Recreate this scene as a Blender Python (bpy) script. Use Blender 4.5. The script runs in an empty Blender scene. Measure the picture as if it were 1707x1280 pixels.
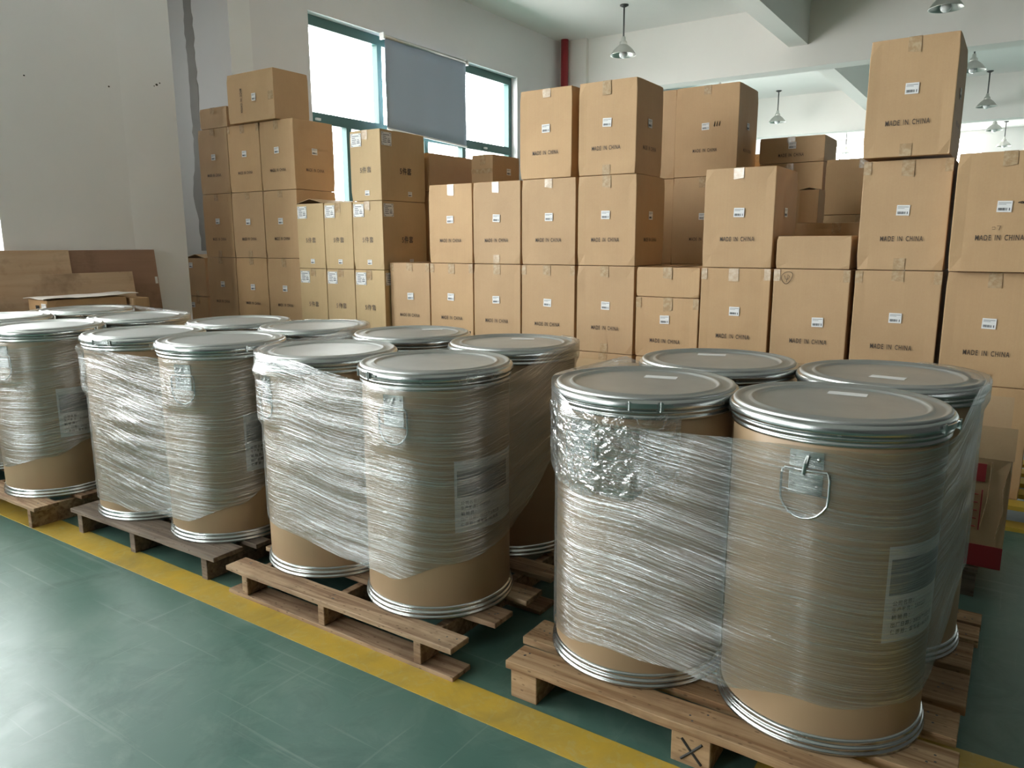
import bpy, bmesh, math, random
from mathutils import Vector, Matrix, noise
R = math.radians
PI = math.pi
SC = bpy.context.scene
COL = SC.collection

# ------------------------------------------------------------------ camera
cam_d = bpy.data.cameras.new('camera')
cam_d.sensor_width = 36.0
cam_d.lens = 1250.455 / 1707.0 * 36.0
cam_d.clip_end = 200
cam = bpy.data.objects.new('camera', cam_d)
COL.objects.link(cam)
cam.matrix_world = (Matrix.Translation((0, 0, 1.268)) @ Matrix.Rotation(R(33.9), 4, 'Z')
                    @ Matrix.Rotation(R(90 - 10.648), 4, 'X') @ Matrix.Rotation(R(-0.157), 4, 'Z'))
SC.camera = cam
SC.view_settings.view_transform = 'Standard'
SC.view_settings.look = 'None'
SC.view_settings.exposure = 1.05
SC.view_settings.gamma = 1.0
SC.view_settings.use_curve_mapping = False
SC.cycles.transparent_max_bounces = 40
SC.cycles.max_bounces = 10
SC.cycles.diffuse_bounces = 6
SC.cycles.caustics_reflective = False
SC.cycles.caustics_refractive = False

# ------------------------------------------------------------------ sky (daylight enters only through the windows)
SKY = 12.0
wd = bpy.data.worlds.new('overcast_sky')
SC.world = wd
wd.use_nodes = True
nt = wd.node_tree
nt.nodes.clear()
wo = nt.nodes.new('ShaderNodeOutputWorld')
bgn = nt.nodes.new('ShaderNodeBackground')
tc = nt.nodes.new('ShaderNodeTexCoord')
sx = nt.nodes.new('ShaderNodeSeparateXYZ')
rp = nt.nodes.new('ShaderNodeValToRGB')
mr = nt.nodes.new('ShaderNodeMapRange')
mr.inputs[1].default_value = -1
mr.inputs[2].default_value = 1
rp.color_ramp.elements[0].position = 0.46
rp.color_ramp.elements[0].color = (0.56, 0.555, 0.545, 1)
rp.color_ramp.elements[1].position = 0.52
rp.color_ramp.elements[1].color = (0.975, 0.985, 1.0, 1)
nt.links.new(tc.outputs['Generated'], sx.inputs[0])
nt.links.new(sx.outputs[2], mr.inputs[0])
nt.links.new(mr.outputs[0], rp.inputs[0])
nt.links.new(rp.outputs[0], bgn.inputs[0])
bgn.inputs[1].default_value = SKY
nt.links.new(bgn.outputs[0], wo.inputs[0])


def portal(name, loc, rot, sx_, sy_):
    l = bpy.data.lights.new(name, 'AREA')
    l.shape = 'RECTANGLE'
    l.size = sx_
    l.size_y = sy_
    l.cycles.is_portal = True
    o = bpy.data.objects.new(name, l)
    o.location = loc
    o.rotation_euler = rot
    COL.objects.link(o)


# windows of the building, the near-wall one added for light: (side, a0, a1, z0, z1)
UL, UW, UR = -5.4, -6.2, 5.2         # inner faces: left wall, window wall, far right wall
WN, WF = -7.0, 25.0                  # near and far wall
ZC = 4.28                            # ceiling
WEND = 3.5                           # where the left wall ends
WNI = 4.63                           # niche face
LEFT_WINS = [(-6.4, -2.4, 1.15, 3.75), (-1.3, 2.23, 1.15, 3.75)]
WW = (5.57, 9.38, 1.25, 3.57)
FAR_LEFT_WINS = [(12.0, 15.8, 1.2, 3.55), (18.2, 22.0, 1.2, 3.55)]
FAR_WINS = [(-5.9, -3.9, 0.8, 4.15), (-3.6, -1.2, 0.8, 4.15)]
NEAR_FILL_WINS = [(-5.3, -3.6, 0.9, 3.8)]  # unseen window, added to brighten the leftmost carton fronts
RIGHT_WINS = []
for (a, b, c, d) in LEFT_WINS:
    portal('daylight_portal', (UL - 0.12, (a + b) / 2, (c + d) / 2), (0, R(-90), 0), d - c, b - a)
portal('daylight_portal', (-7.72, 3.69, 2.6), (0, R(-90), 0), 1.6, 0.14)  # sky light for the added, hidden recess window
portal('daylight_portal', (UW - 0.12, (WW[0] + WW[1]) / 2, (WW[2] + WW[3]) / 2), (0, R(-90), 0), WW[3] - WW[2], WW[1] - WW[0])
for (a, b, c, d) in FAR_LEFT_WINS:
    portal('daylight_portal', (UW - 0.12, (a + b) / 2, (c + d) / 2), (0, R(-90), 0), d - c, b - a)
for (a, b, c, d) in RIGHT_WINS:
    portal('daylight_portal', (UR + 0.12, (a + b) / 2, (c + d) / 2), (0, R(90), 0), d - c, b - a)
for (a, b, c, d) in NEAR_FILL_WINS:
    portal('daylight_portal', ((a + b) / 2, WN - 0.12, (c + d) / 2), (R(90), 0, 0), b - a, d - c)
for (a, b, c, d) in FAR_WINS:
    portal('daylight_portal', ((a + b) / 2, WF + 0.12, (c + d) / 2), (R(-90), 0, 0), b - a, d - c)


# ------------------------------------------------------------------ node helpers
def new_mat(name):
    m = bpy.data.materials.new(name)
    m.use_nodes = True
    nt = m.node_tree
    nt.nodes.clear()
    out = nt.nodes.new('ShaderNodeOutputMaterial')
    return m, nt, out


class G:
    """small helper around a node tree"""
    def __init__(self, nt):
        self.nt = nt

    def n(self, t, **kw):
        x = self.nt.nodes.new('ShaderNode' + t)
        for k, v in kw.items():
            setattr(x, k, v)
        return x

    def l(self, a, b):
        self.nt.links.new(a, b)

    def val(self, sock, v):
        if hasattr(v, 'links'):
            self.l(v, sock)
        else:
            sock.default_value = v

    def coord(self, which='Object', scale=(1, 1, 1), rot=(0, 0, 0)):
        c = self.n('TexCoord')
        m = self.n('Mapping')
        m.inputs['Scale'].default_value = scale
        m.inputs['Rotation'].default_value = rot
        self.l(c.outputs[which], m.inputs[0])
        return m.outputs[0]

    def noise(self, vec, scale=5, detail=3, rough=0.5, dist=0):
        x = self.n('TexNoise')
        self.l(vec, x.inputs['Vector'])
        x.inputs['Scale'].default_value = scale
        x.inputs['Detail'].default_value = detail
        x.inputs['Roughness'].default_value = rough
        x.inputs['Distortion'].default_value = dist
        return x.outputs['Fac']

    def ramp(self, fac, stops):
        r = self.n('ValToRGB')
        e = r.color_ramp.elements
        while len(e) < len(stops):
            e.new(0.5)
        for i, (p, c) in enumerate(stops):
            e[i].position = p
            if not isinstance(c, tuple):
                c = (c, c, c)
            e[i].color = tuple(c) + (1,)
        self.l(fac, r.inputs[0])
        return r.outputs[0]

    def mix(self, fac, a, b, mode='MIX'):
        m = self.n('Mix', data_type='RGBA', blend_type=mode)
        self.val(m.inputs[0], fac)
        self.val(m.inputs[6], a if hasattr(a, 'links') or len(a) == 4 else tuple(a) + (1,))
        self.val(m.inputs[7], b if hasattr(b, 'links') or len(b) == 4 else tuple(b) + (1,))
        return m.outputs[2]

    def math(self, op, a, b=0.0, c=0.0):
        m = self.n('Math', operation=op)
        self.val(m.inputs[0], a)
        self.val(m.inputs[1], b)
        self.val(m.inputs[2], c)
        return m.outputs[0]

    def bump(self, h, strength=0.2, dist=0.01):
        b = self.n('Bump')
        b.inputs['Strength'].default_value = strength
        b.inputs['Distance'].default_value = dist
        self.l(h, b.inputs['Height'])
        return b.outputs[0]

    def principled(self, out, color, rough=0.6, metal=0.0, normal=None, spec=None, coat=None):
        p = self.n('BsdfPrincipled')
        self.val(p.inputs['Base Color'], color if hasattr(color, 'links') else tuple(color) + (1,))
        self.val(p.inputs['Roughness'], rough)
        p.inputs['Metallic'].default_value = metal
        if spec is not None:
            p.inputs['Specular IOR Level'].default_value = spec
        if coat:
            p.inputs['Coat Weight'].default_value = coat
        if normal is not None:
            self.l(normal, p.inputs['Normal'])
        self.l(p.outputs[0], out.inputs[0])
        return p


def simple(name, col, rough=0.6, metal=0.0, spec=None):
    m, nt, out = new_mat(name)
    G(nt).principled(out, col, rough, metal, spec=spec)
    return m


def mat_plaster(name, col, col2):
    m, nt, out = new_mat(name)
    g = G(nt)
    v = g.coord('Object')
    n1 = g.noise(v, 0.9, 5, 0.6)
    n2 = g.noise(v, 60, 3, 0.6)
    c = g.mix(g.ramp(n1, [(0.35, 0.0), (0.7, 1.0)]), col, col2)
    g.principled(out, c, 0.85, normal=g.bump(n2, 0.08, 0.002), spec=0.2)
    return m


def mat_cardboard(name, c1, c2):
    m, nt, out = new_mat(name)
    g = G(nt)
    oi = g.n('ObjectInfo')
    v = g.coord('Object')
    vv = g.n('VectorMath', operation='ADD')
    g.l(v, vv.inputs[0])
    g.l(oi.outputs['Location'], vv.inputs[1])
    vec = vv.outputs[0]
    n1 = g.noise(vec, 3.0, 4, 0.6)
    mp = g.n('Mapping')
    mp.inputs['Scale'].default_value = (150, 150, 1.2)
    g.l(vec, mp.inputs[0])
    flute = g.noise(mp.outputs[0], 1.0, 2, 0.5)
    fine = g.noise(vec, 120, 2, 0.6)
    base = g.mix(oi.outputs['Random'], c1, c2)
    c = g.mix(g.ramp(n1, [(0.3, 0.0), (0.75, 1.0)]), base, g.mix(1.0, base, (0.86, 0.84, 0.82), 'MULTIPLY'))
    c = g.mix(g.math('MULTIPLY', flute, 0.16), c, (0.30, 0.19, 0.11))
    c = g.mix(g.math('MULTIPLY', fine, 0.10), c, (0.75, 0.62, 0.45))
    h = g.math('ADD', g.math('MULTIPLY', flute, 0.8), g.math('MULTIPLY', n1, 1.2))
    g.principled(out, c, 0.62, normal=g.bump(h, 0.25, 0.002), spec=0.35)
    return m


def mat_wood(name, light, dark, rough=0.75, sc=1.0, knots=0.6):
    """grain runs along the object's local X"""
    m, nt, out = new_mat(name)
    g = G(nt)
    oi = g.n('ObjectInfo')
    v = g.coord('Object')
    vv = g.n('VectorMath', operation='ADD')
    g.l(v, vv.inputs[0])
    g.l(oi.outputs['Location'], vv.inputs[1])
    mp = g.n('Mapping')
    mp.inputs['Scale'].default_value = (2.2 * sc, 34 * sc, 34 * sc)
    g.l(vv.outputs[0], mp.inputs[0])
    gr = g.noise(mp.outputs[0], 1.0, 5, 0.6, 0.8)
    kn = g.n('TexVoronoi')
    mp2 = g.n('Mapping')
    mp2.inputs['Scale'].default_value = (5.5, 12, 12)
    g.l(vv.outputs[0], mp2.inputs[0])
    g.l(mp2.outputs[0], kn.inputs['Vector'])
    kf = g.ramp(kn.outputs['Distance'], [(0.0, 1.0), (0.12, 0.75), (0.2, 0.0)])
    st = g.noise(vv.outputs[0], 4.5, 4, 0.65)
    base = g.mix(oi.outputs['Random'], light, g.mix(0.5, light, dark))
    c = g.mix(g.ramp(gr, [(0.38, 0.0), (0.62, 1.0)]), base, dark)
    c = g.mix(g.math('MULTIPLY', kf, knots), c, (0.05, 0.025, 0.012))
    c = g.mix(g.ramp(st, [(0.5, 0.0), (0.75, 0.55)]), c, (0.12, 0.075, 0.045))
    g.principled(out, c, rough, normal=g.bump(gr, 0.5, 0.003), spec=0.25)
    return m


M = {}
M['wall'] = mat_plaster('painted_plaster', (0.80, 0.795, 0.80), (0.76, 0.755, 0.76))
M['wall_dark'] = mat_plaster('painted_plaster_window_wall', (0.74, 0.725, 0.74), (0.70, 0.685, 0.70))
M['ceiling'] = mat_plaster('ceiling_paint', (0.84, 0.815, 0.80), (0.81, 0.785, 0.77))
M['wall_absorb'] = mat_plaster('light_absorbing_plaster', (0.075, 0.072, 0.068), (0.06, 0.058, 0.055))  # unseen walls coloured near black to soak up bounce light
M['flap_grey'] = simple('bleached_cardboard', (0.62, 0.56, 0.52), 0.7)
M['cement'] = mat_plaster('raw_cement', (0.42, 0.405, 0.39), (0.30, 0.29, 0.28))
M['beam'] = mat_plaster('beam_paint', (0.84, 0.81, 0.78), (0.81, 0.78, 0.75))
M['carton'] = mat_cardboard('kraft_cardboard', (0.60, 0.375, 0.185), (0.55, 0.355, 0.19))
M['carton_in'] = mat_cardboard('kraft_cardboard_inside', (0.56, 0.38, 0.22), (0.54, 0.37, 0.21))
M['carton5'] = mat_cardboard('kraft_cardboard_golden', (0.63, 0.45, 0.235), (0.59, 0.42, 0.225))
M['wood'] = mat_wood('pallet_wood', (0.56, 0.385, 0.225), (0.25, 0.135, 0.065))
M['wood_old'] = mat_wood('weathered_pallet_wood', (0.27, 0.215, 0.17), (0.13, 0.098, 0.075))
M['wood_red'] = mat_wood('reddish_pallet_wood', (0.52, 0.37, 0.235), (0.23, 0.135, 0.08))
M['ply'] = mat_wood('plywood_face', (0.62, 0.46, 0.32), (0.50, 0.35, 0.23), 0.6, 0.35, 0.08)
M['hardboard'] = mat_wood('brown_hardboard', (0.33, 0.20, 0.14), (0.29, 0.175, 0.12), 0.55, 0.3, 0.05)
M['ink'] = simple('printed_ink', (0.075, 0.05, 0.035), 0.6)
M['ink_dim'] = simple('printed_ink_faded', (0.20, 0.145, 0.10), 0.6)
M['paper'] = simple('white_paper', (0.80, 0.79, 0.78), 0.55)
M['paper_grey'] = simple('printed_grey_block', (0.20, 0.21, 0.225), 0.55)
M['paper_ink'] = simple('label_print', (0.05, 0.05, 0.06), 0.5)
M['green_frame'] = simple('green_window_frame', (0.045, 0.125, 0.115), 0.4)
M['blind'] = simple('grey_blind_fabric', (0.36, 0.42, 0.52), 0.8)
M['red'] = simple('red_pipe_paint', (0.36, 0.035, 0.045), 0.4)
M['red_ink'] = simple('red_print', (0.33, 0.03, 0.035), 0.6)
M['black'] = simple('black_ink', (0.03, 0.028, 0.025), 0.7)
M['iron'] = simple('grey_iron', (0.09, 0.09, 0.09), 0.5, 0.5)
M['bulb'] = simple('white_glass_bulb', (0.85, 0.87, 0.88), 0.15)
M['yellow'] = mat_plaster('yellow_paint', (0.60, 0.40, 0.05), (0.50, 0.33, 0.05))


def mat_metal(name, col, rough, streak=0.12):
    m, nt, out = new_mat(name)
    g = G(nt)
    v = g.coord('Object')
    n1 = g.noise(v, 6, 4, 0.6)
    n2 = g.noise(v, 90, 2, 0.5)
    c = g.mix(g.ramp(n1, [(0.3, 0.0), (0.75, 1.0)]), col, tuple(x * 0.86 for x in col))
    r = g.math('ADD', g.math('MULTIPLY', n1, streak), rough)
    g.principled(out, c, r, 1.0, normal=g.bump(n2, 0.03, 0.001))
    return m


M['steel'] = mat_metal('galvanised_steel', (0.60, 0.62, 0.61), 0.20)
M['lidsteel'] = mat_metal('lid_steel', (0.60, 0.605, 0.595), 0.40)
M['lampmetal'] = mat_metal('lamp_aluminium', (0.62, 0.61, 0.58), 0.35)


def mat_drum():
    m, nt, out = new_mat('kraft_fibre_drum')
    g = G(nt)
    v = g.coord('Object')
    n1 = g.noise(v, 4, 3, 0.5)
    n2 = g.noise(v, 200, 2, 0.5)
    c = g.mix(g.ramp(n1, [(0.3, 0.0), (0.75, 1.0)]), (0.47, 0.32, 0.19), (0.42, 0.285, 0.17))
    g.principled(out, c, 0.42, normal=g.bump(n2, 0.05, 0.001), spec=0.45)
    return m


M['drum'] = mat_drum()


def mat_floor():
    m, nt, out = new_mat('green_epoxy_floor')
    g = G(nt)
    v = g.coord('Object')
    n1 = g.noise(v, 1.3, 5, 0.62)
    n2 = g.noise(v, 7, 5, 0.65, 0.6)
    n3 = g.noise(v, 40, 3, 0.6)
    mp = g.n('Mapping')
    mp.inputs['Scale'].default_value = (0.7, 26, 1)
    mp.inputs['Rotation'].default_value = (0, 0, R(25))
    g.l(v, mp.inputs[0])
    mp3 = g.n('Mapping')
    mp3.inputs['Scale'].default_value = (30, 0.8, 1)
    mp3.inputs['Rotation'].default_value = (0, 0, R(-12))
    g.l(v, mp3.inputs[0])
    s1 = g.noise(mp.outputs[0], 1.6, 4, 0.6)
    s2 = g.noise(mp3.outputs[0], 1.6, 4, 0.6)
    scr = g.math('MAXIMUM', g.ramp(s1, [(0.60, 0.0), (0.72, 1.0)]), g.ramp(s2, [(0.62, 0.0), (0.74, 1.0)]))
    c = g.mix(g.ramp(n1, [(0.3, 0.0), (0.7, 1.0)]), (0.068, 0.142, 0.116), (0.09, 0.170, 0.140))
    c = g.mix(g.math('MULTIPLY', g.ramp(n2, [(0.48, 0.0), (0.72, 1.0)]), 0.55), c, (0.16, 0.235, 0.195))
    n4 = g.noise(v, 3.1, 6, 0.7, 1.5)
    c = g.mix(g.math('MULTIPLY', g.ramp(n4, [(0.52, 0.0), (0.70, 1.0)]), 0.5), c, (0.035, 0.085, 0.070))
    c = g.mix(g.math('MULTIPLY', scr, 0.30), c, (0.32, 0.38, 0.33))
    r = g.math('ADD', g.math('MULTIPLY', n2, 0.28), 0.24)
    g.principled(out, c, r, normal=g.bump(g.math('ADD', n3, n2), 0.05, 0.002), spec=0.5)
    return m


def mat_line():
    m, nt, out = new_mat('yellow_floor_paint')
    g = G(nt)
    v = g.coord('Object')
    n2 = g.noise(v, 6, 5, 0.65, 0.4)
    n3 = g.noise(v, 22, 4, 0.65, 1.2)
    c = g.mix(g.ramp(n2, [(0.35, 0.0), (0.75, 1.0)]), (0.56, 0.36, 0.045), (0.42, 0.30, 0.07))
    c = g.mix(g.ramp(n3, [(0.52, 0.0), (0.72, 0.7)]), c, (0.50, 0.42, 0.17))
    n4 = g.noise(v, 3.0, 5, 0.65, 1.0)
    c = g.mix(g.ramp(n4, [(0.5, 0.0), (0.72, 0.55)]), c, (0.27, 0.20, 0.06))
    g.principled(out, c, g.math('ADD', g.math('MULTIPLY', n2, 0.25), 0.25), spec=0.5)
    return m


M['floor'] = mat_floor()
M['line'] = mat_line()


def mat_tape():
    m, nt, out = new_mat('clear_brown_tape')
    g = G(nt)
    v = g.coord('Object')
    n = g.noise(v, 45, 3, 0.6)
    c = g.mix(g.ramp(n, [(0.4, 0.0), (0.62, 1.0)]), (0.45, 0.30, 0.165), (0.55, 0.41, 0.26))  # paler blotches put into the colour as glare on the tape
    g.principled(out, c, 0.16, normal=g.bump(n, 0.25, 0.002), spec=0.6)
    return m


M['tape'] = mat_tape()


def mat_glass():
    m, nt, out = new_mat('window_glass')
    g = G(nt)
    t = g.n('BsdfTransparent')
    t.inputs[0].default_value = (0.97, 0.99, 0.98, 1)
    s = g.n('BsdfGlossy')
    s.inputs['Roughness'].default_value = 0.02
    mx = g.n('MixShader')
    mx.inputs[0].default_value = 0.06
    g.l(t.outputs[0], mx.inputs[1])
    g.l(s.outputs[0], mx.inputs[2])
    g.l(mx.outputs[0], out.inputs[0])
    return m


M['glass'] = mat_glass()


def mat_film(name, veil, streak, crinkle=False):
    """clear stretch film: UV x = metres along the wrap, UV y = height in metres"""
    m, nt, out = new_mat(name)
    g = G(nt)
    uv = g.n('UVMap')
    warp_m = g.n('Mapping')
    warp_m.inputs['Scale'].default_value = (2.2, 1.6, 1)
    g.l(uv.outputs[0], warp_m.inputs[0])
    warp = g.noise(warp_m.outputs[0], 1.0, 2, 0.5)
    sp = g.n('SeparateXYZ')
    g.l(uv.outputs[0], sp.inputs[0])

    def layer(fu, fv, tilt, w, detail, off):
        yy = g.math('ADD', sp.outputs[1], g.math('MULTIPLY', warp, w))
        yy = g.math('ADD', yy, g.math('MULTIPLY', sp.outputs[0], tilt))
        cb = g.n('CombineXYZ')
        g.l(g.math('MULTIPLY', sp.outputs[0], fu), cb.inputs[0])
        g.l(g.math('MULTIPLY', yy, fv), cb.inputs[1])
        cb.inputs[2].default_value = off
        return g.noise(cb.outputs[0], 1.0, detail, 0.6)

    a = layer(0.9, 150, 0.0, 0.040, 4, 0.0)
    b = layer(1.6, 400, 0.03, 0.060, 3, 7.0)
    c = layer(0.7, 34, -0.03, 0.09, 3, 3.0)
    d = layer(16, 450, 0.02, 0.05, 2, 9.0)
    s1 = g.ramp(a, [(0.48, 0.0), (0.60, 1.0)])
    s2 = g.ramp(b, [(0.52, 0.0), (0.62, 1.0)])
    s3 = g.ramp(c, [(0.42, 0.0), (0.68, 1.0)])
    op = g.math('ADD', g.math('MULTIPLY', s1, streak * 0.55), g.math('MULTIPLY', s2, streak * 0.55))
    op = g.math('ADD', op, g.math('MULTIPLY', s3, streak * 0.55))
    op = g.math('ADD', op, veil)
    if crinkle:
        vo = g.n('TexVoronoi', feature='DISTANCE_TO_EDGE')
        vo.inputs['Scale'].default_value = 26
        nz = g.n('TexNoise')
        nz.inputs['Scale'].default_value = 14
        nz.inputs['Detail'].default_value = 4
        g.l(uv.outputs[0], nz.inputs['Vector'])
        mxv = g.n('Mix', data_type='VECTOR')
        mxv.inputs[0].default_value = 0.12
        g.l(uv.outputs[0], mxv.inputs[4])
        g.l(nz.outputs['Color'], mxv.inputs[5])
        g.l(mxv.outputs[1], vo.inputs['Vector'])
        cr = g.ramp(vo.outputs['Distance'], [(0.0, 1.0), (0.04, 0.4), (0.1, 0.0)])
        op = g.math('ADD', g.math('MULTIPLY', op, 0.5), g.math('MULTIPLY', cr, 0.35))
        height = g.math('ADD', g.math('MULTIPLY', vo.outputs['Distance'], 3.0), g.math('MULTIPLY', nz.outputs['Fac'], 2.0))
        nrm = g.bump(height, 0.5, 0.006)
    else:
        height = g.math('ADD', g.math('MULTIPLY', a, 1.0), g.math('MULTIPLY', b, 0.6))
        height = g.math('ADD', height, g.math('MULTIPLY', d, 0.5))
        nrm = g.bump(height, 0.9, 0.0022)
    lw = g.n('LayerWeight')
    lw.inputs['Blend'].default_value = 0.30
    op = g.math('MINIMUM', g.math('ADD', op, g.math('MULTIPLY', lw.outputs['Facing'], 0.10)), 0.75)
    gf = g.math('ADD', g.math('MULTIPLY', s2, 0.30), g.math('MULTIPLY', s1, 0.20))
    gf = g.math('ADD', gf, 0.10)
    gf = g.math('MINIMUM', g.math('ADD', gf, g.math('MULTIPLY', lw.outputs['Facing'], 0.25)), 0.8)
    tr = g.n('BsdfTransparent')
    tr.inputs[0].default_value = (0.82, 0.825, 0.815, 1)
    gl = g.n('BsdfGlossy')
    gl.inputs['Color'].default_value = (0.95, 0.96, 0.96, 1)
    gl.inputs['Roughness'].default_value = 0.16 if not crinkle else 0.17
    g.l(nrm, gl.inputs['Normal'])
    df = g.n('BsdfDiffuse')
    df.inputs[0].default_value = (0.70, 0.71, 0.70, 1)
    g.l(nrm, df.inputs['Normal'])
    tl = g.n('BsdfTranslucent')
    tl.inputs[0].default_value = (0.70, 0.71, 0.70, 1)
    m1 = g.n('MixShader')
    m1.inputs[0].default_value = 0.25
    g.l(df.outputs[0], m1.inputs[1])
    g.l(tl.outputs[0], m1.inputs[2])
    m2 = g.n('MixShader')
    g.l(op, m2.inputs[0])
    g.l(tr.outputs[0], m2.inputs[1])
    g.l(m1.outputs[0], m2.inputs[2])
    m3 = g.n('MixShader')
    g.l(gf, m3.inputs[0])
    g.l(m2.outputs[0], m3.inputs[1])
    g.l(gl.outputs[0], m3.inputs[2])
    g.l(m3.outputs[0], out.inputs[0])
    return m


M['film'] = mat_film('stretch_film', 0.02, 0.20)
M['film_crinkle'] = mat_film('crumpled_stretch_film', 0.03, 0.12, True)


# ------------------------------------------------------------------ object helpers
def link(o, parent=None):
    COL.objects.link(o)
    if parent is not None:
        o.parent = parent
    return o


def empty(name, loc=(0, 0, 0), rz=0.0, label=None, cat=None, group=None):
    o = bpy.data.objects.new(name, None)
    o.empty_display_size = 0.05
    o.location = loc
    o.rotation_euler = (0, 0, rz)
    COL.objects.link(o)
    if label:
        o['label'] = label
    if cat:
        o['category'] = cat
    if group:
        o['group'] = group
    return o


def mobj(name, bm, mats, parent=None, smooth=False, loc=None, label=None):
    me = bpy.data.meshes.new(name)
    bm.normal_update()
    bm.to_mesh(me)
    bm.free()
    if smooth:
        for p in me.polygons:
            p.use_smooth = True
    for m in (mats if isinstance(mats, (list, tuple)) else [mats]):
        me.materials.append(m)
    o = bpy.data.objects.new(name, me)
    if loc is not None:
        o.location = loc
    if label:
        o['label'] = label
    return link(o, parent)


def struct(name, bm, mats, parent=None, smooth=False):
    o = mobj(name, bm, mats, parent, smooth)
    o['kind'] = 'structure'
    return o


def bx(bm, x0, x1, y0, y1, z0, z1, mi=0):
    vs = [bm.verts.new(p) for p in ((x0, y0, z0), (x1, y0, z0), (x1, y1, z0), (x0, y1, z0), (x0, y0, z1), (x1, y0, z1), (x1, y1, z1), (x0, y1, z1))]
    fs = []
    for f in ((3, 2, 1, 0), (4, 5, 6, 7), (0, 1, 5, 4), (1, 2, 6, 5), (2, 3, 7, 6), (3, 0, 4, 7)):
        fc = bm.faces.new([vs[i] for i in f])
        fc.material_index = mi
        fs.append(fc)
    return vs, fs


def bevel_all(bm, w, seg=1):
    bmesh.ops.bevel(bm, geom=bm.edges[:] , offset=w, segments=seg, affect='EDGES', profile=0.6)


def wall_with_holes(bm, axis, c0, c1, a0, a1, z0, z1, holes):
    """wall slab: axis 'u' = thickness along x from c0 to c1, running along y"""
    def put(p0, p1, q0, q1):
        if p1 - p0 < 1e-4 or q1 - q0 < 1e-4:
            return
        if axis == 'u':
            bx(bm, c0, c1, p0, p1, q0, q1)
        else:
            bx(bm, p0, p1, c0, c1, q0, q1)
    cur = a0
    for (h0, h1, y0, y1) in sorted(holes):
        put(cur, h0, z0, z1)
        put(h0, h1, z0, y0)
        put(h0, h1, y1, z1)
        cur = h1
    put(cur, a1, z0, z1)


def revolve(bm, prof, n=64, mi=0, close=False):
    """prof: list of (r, z)"""
    rings = []
    for (r, z) in prof:
        if r < 1e-6:
            rings.append([bm.verts.new((0, 0, z))])
        else:
            rings.append([bm.verts.new((r * math.cos(2 * PI * i / n), r * math.sin(2 * PI * i / n), z)) for i in range(n)])
    for a, b in zip(rings, rings[1:]):
        for i in range(n):
            j = (i + 1) % n
            if len(a) == 1 and len(b) == 1:
                continue
            if len(a) == 1:
                f = bm.faces.new((a[0], b[j], b[i]))
            elif len(b) == 1:
                f = bm.faces.new((a[i], a[j], b[0]))
            else:
                f = bm.faces.new((a[i], a[j], b[j], b[i]))
            f.material_index = mi


def tube(bm, pts, r, n=8, closed=False, mi=0):
    pts = [Vector(p) for p in pts]
    rings = []
    for i, p in enumerate(pts):
        a = pts[i - 1] if (i > 0 or closed) else p
        b = pts[(i + 1) % len(pts)] if (i < len(pts) - 1 or closed) else p
        t = (b - a).normalized()
        up = Vector((0, 0, 1)) if abs(t.z) < 0.9 else Vector((1, 0, 0))
        s = t.cross(up).normalized()
        u = s.cross(t).normalized()
        rings.append([bm.verts.new(p + (s * math.cos(2 * PI * k / n) + u * math.sin(2 * PI * k / n)) * r) for k in range(n)])
    seq = list(zip(rings, rings[1:]))
    if closed:
        seq.append((rings[-1], rings[0]))
    for a, b in seq:
        for k in range(n):
            f = bm.faces.new((a[k], a[(k + 1) % n], b[(k + 1) % n], b[k]))
            f.material_index = mi
    if not closed:
        bm.faces.new(rings[0][::-1]).material_index = mi
        bm.faces.new(rings[-1]).material_index = mi


_text_cache = {}


def text_mesh(body, width, bold=0.012, xs=0.85, height=None):
    """flat text mesh in XZ plane facing -Y, centred at the origin, scaled to the given width"""
    key = (body, round(width, 4), bold, xs, height)
    if key in _text_cache:
        return _text_cache[key]
    cu = bpy.data.curves.new('print', 'FONT')
    cu.body = body
    cu.size = 1.0
    cu.offset = bold
    cu.space_character = 1.22
    cu.space_word = 1.6
    cu.resolution_u = 3
    cu.fill_mode = 'BOTH'
    o = bpy.data.objects.new('print', cu)
    COL.objects.link(o)
    dg = bpy.context.evaluated_depsgraph_get()
    me = bpy.data.meshes.new_from_object(o.evaluated_get(dg))
    bpy.data.objects.remove(o)
    xs_ = [v.co.x for v in me.vertices] or [0, 1]
    ys_ = [v.co.y for v in me.vertices] or [0, 1]
    x0, x1, y0, y1 = min(xs_), max(xs_), min(ys_), max(ys_)
    s = width / (x1 - x0)
    sy = s / xs if height is None else height / (y1 - y0)
    for v in me.vertices:
        v.co = Vector(((v.co.x - (x0 + x1) / 2) * s, 0.0, (v.co.y - (y0 + y1) / 2) * sy))
    _text_cache[key] = me
    return me


def text_obj(body, width, mat, parent, loc, rz=0.0, bold=0.012, xs=0.85, roll=0.0, name='printed_text', height=None):
    me = text_mesh(body, width, bold, xs, height)
    if not me.materials:
        me.materials.append(mat)
    o = bpy.data.objects.new(name, me)
    o.location = loc
    o.rotation_euler = (0, roll, rz)
    if me.materials[0] != mat:
        o.material_slots[0].link = 'OBJECT'
        o.material_slots[0].material = mat
    return link(o, parent)


# ------------------------------------------------------------------ the building
T = 0.24
bm = bmesh.new()
bx(bm, -8.5, UR + T, WN - T, WF + T, -0.12, 0.0)
struct('floor', bm, M['floor'])
bm = bmesh.new()
bx(bm, -8.5, UR + T, WN - T, WF + T, ZC, ZC + 0.15)
struct('ceiling', bm, M['ceiling'])

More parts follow.
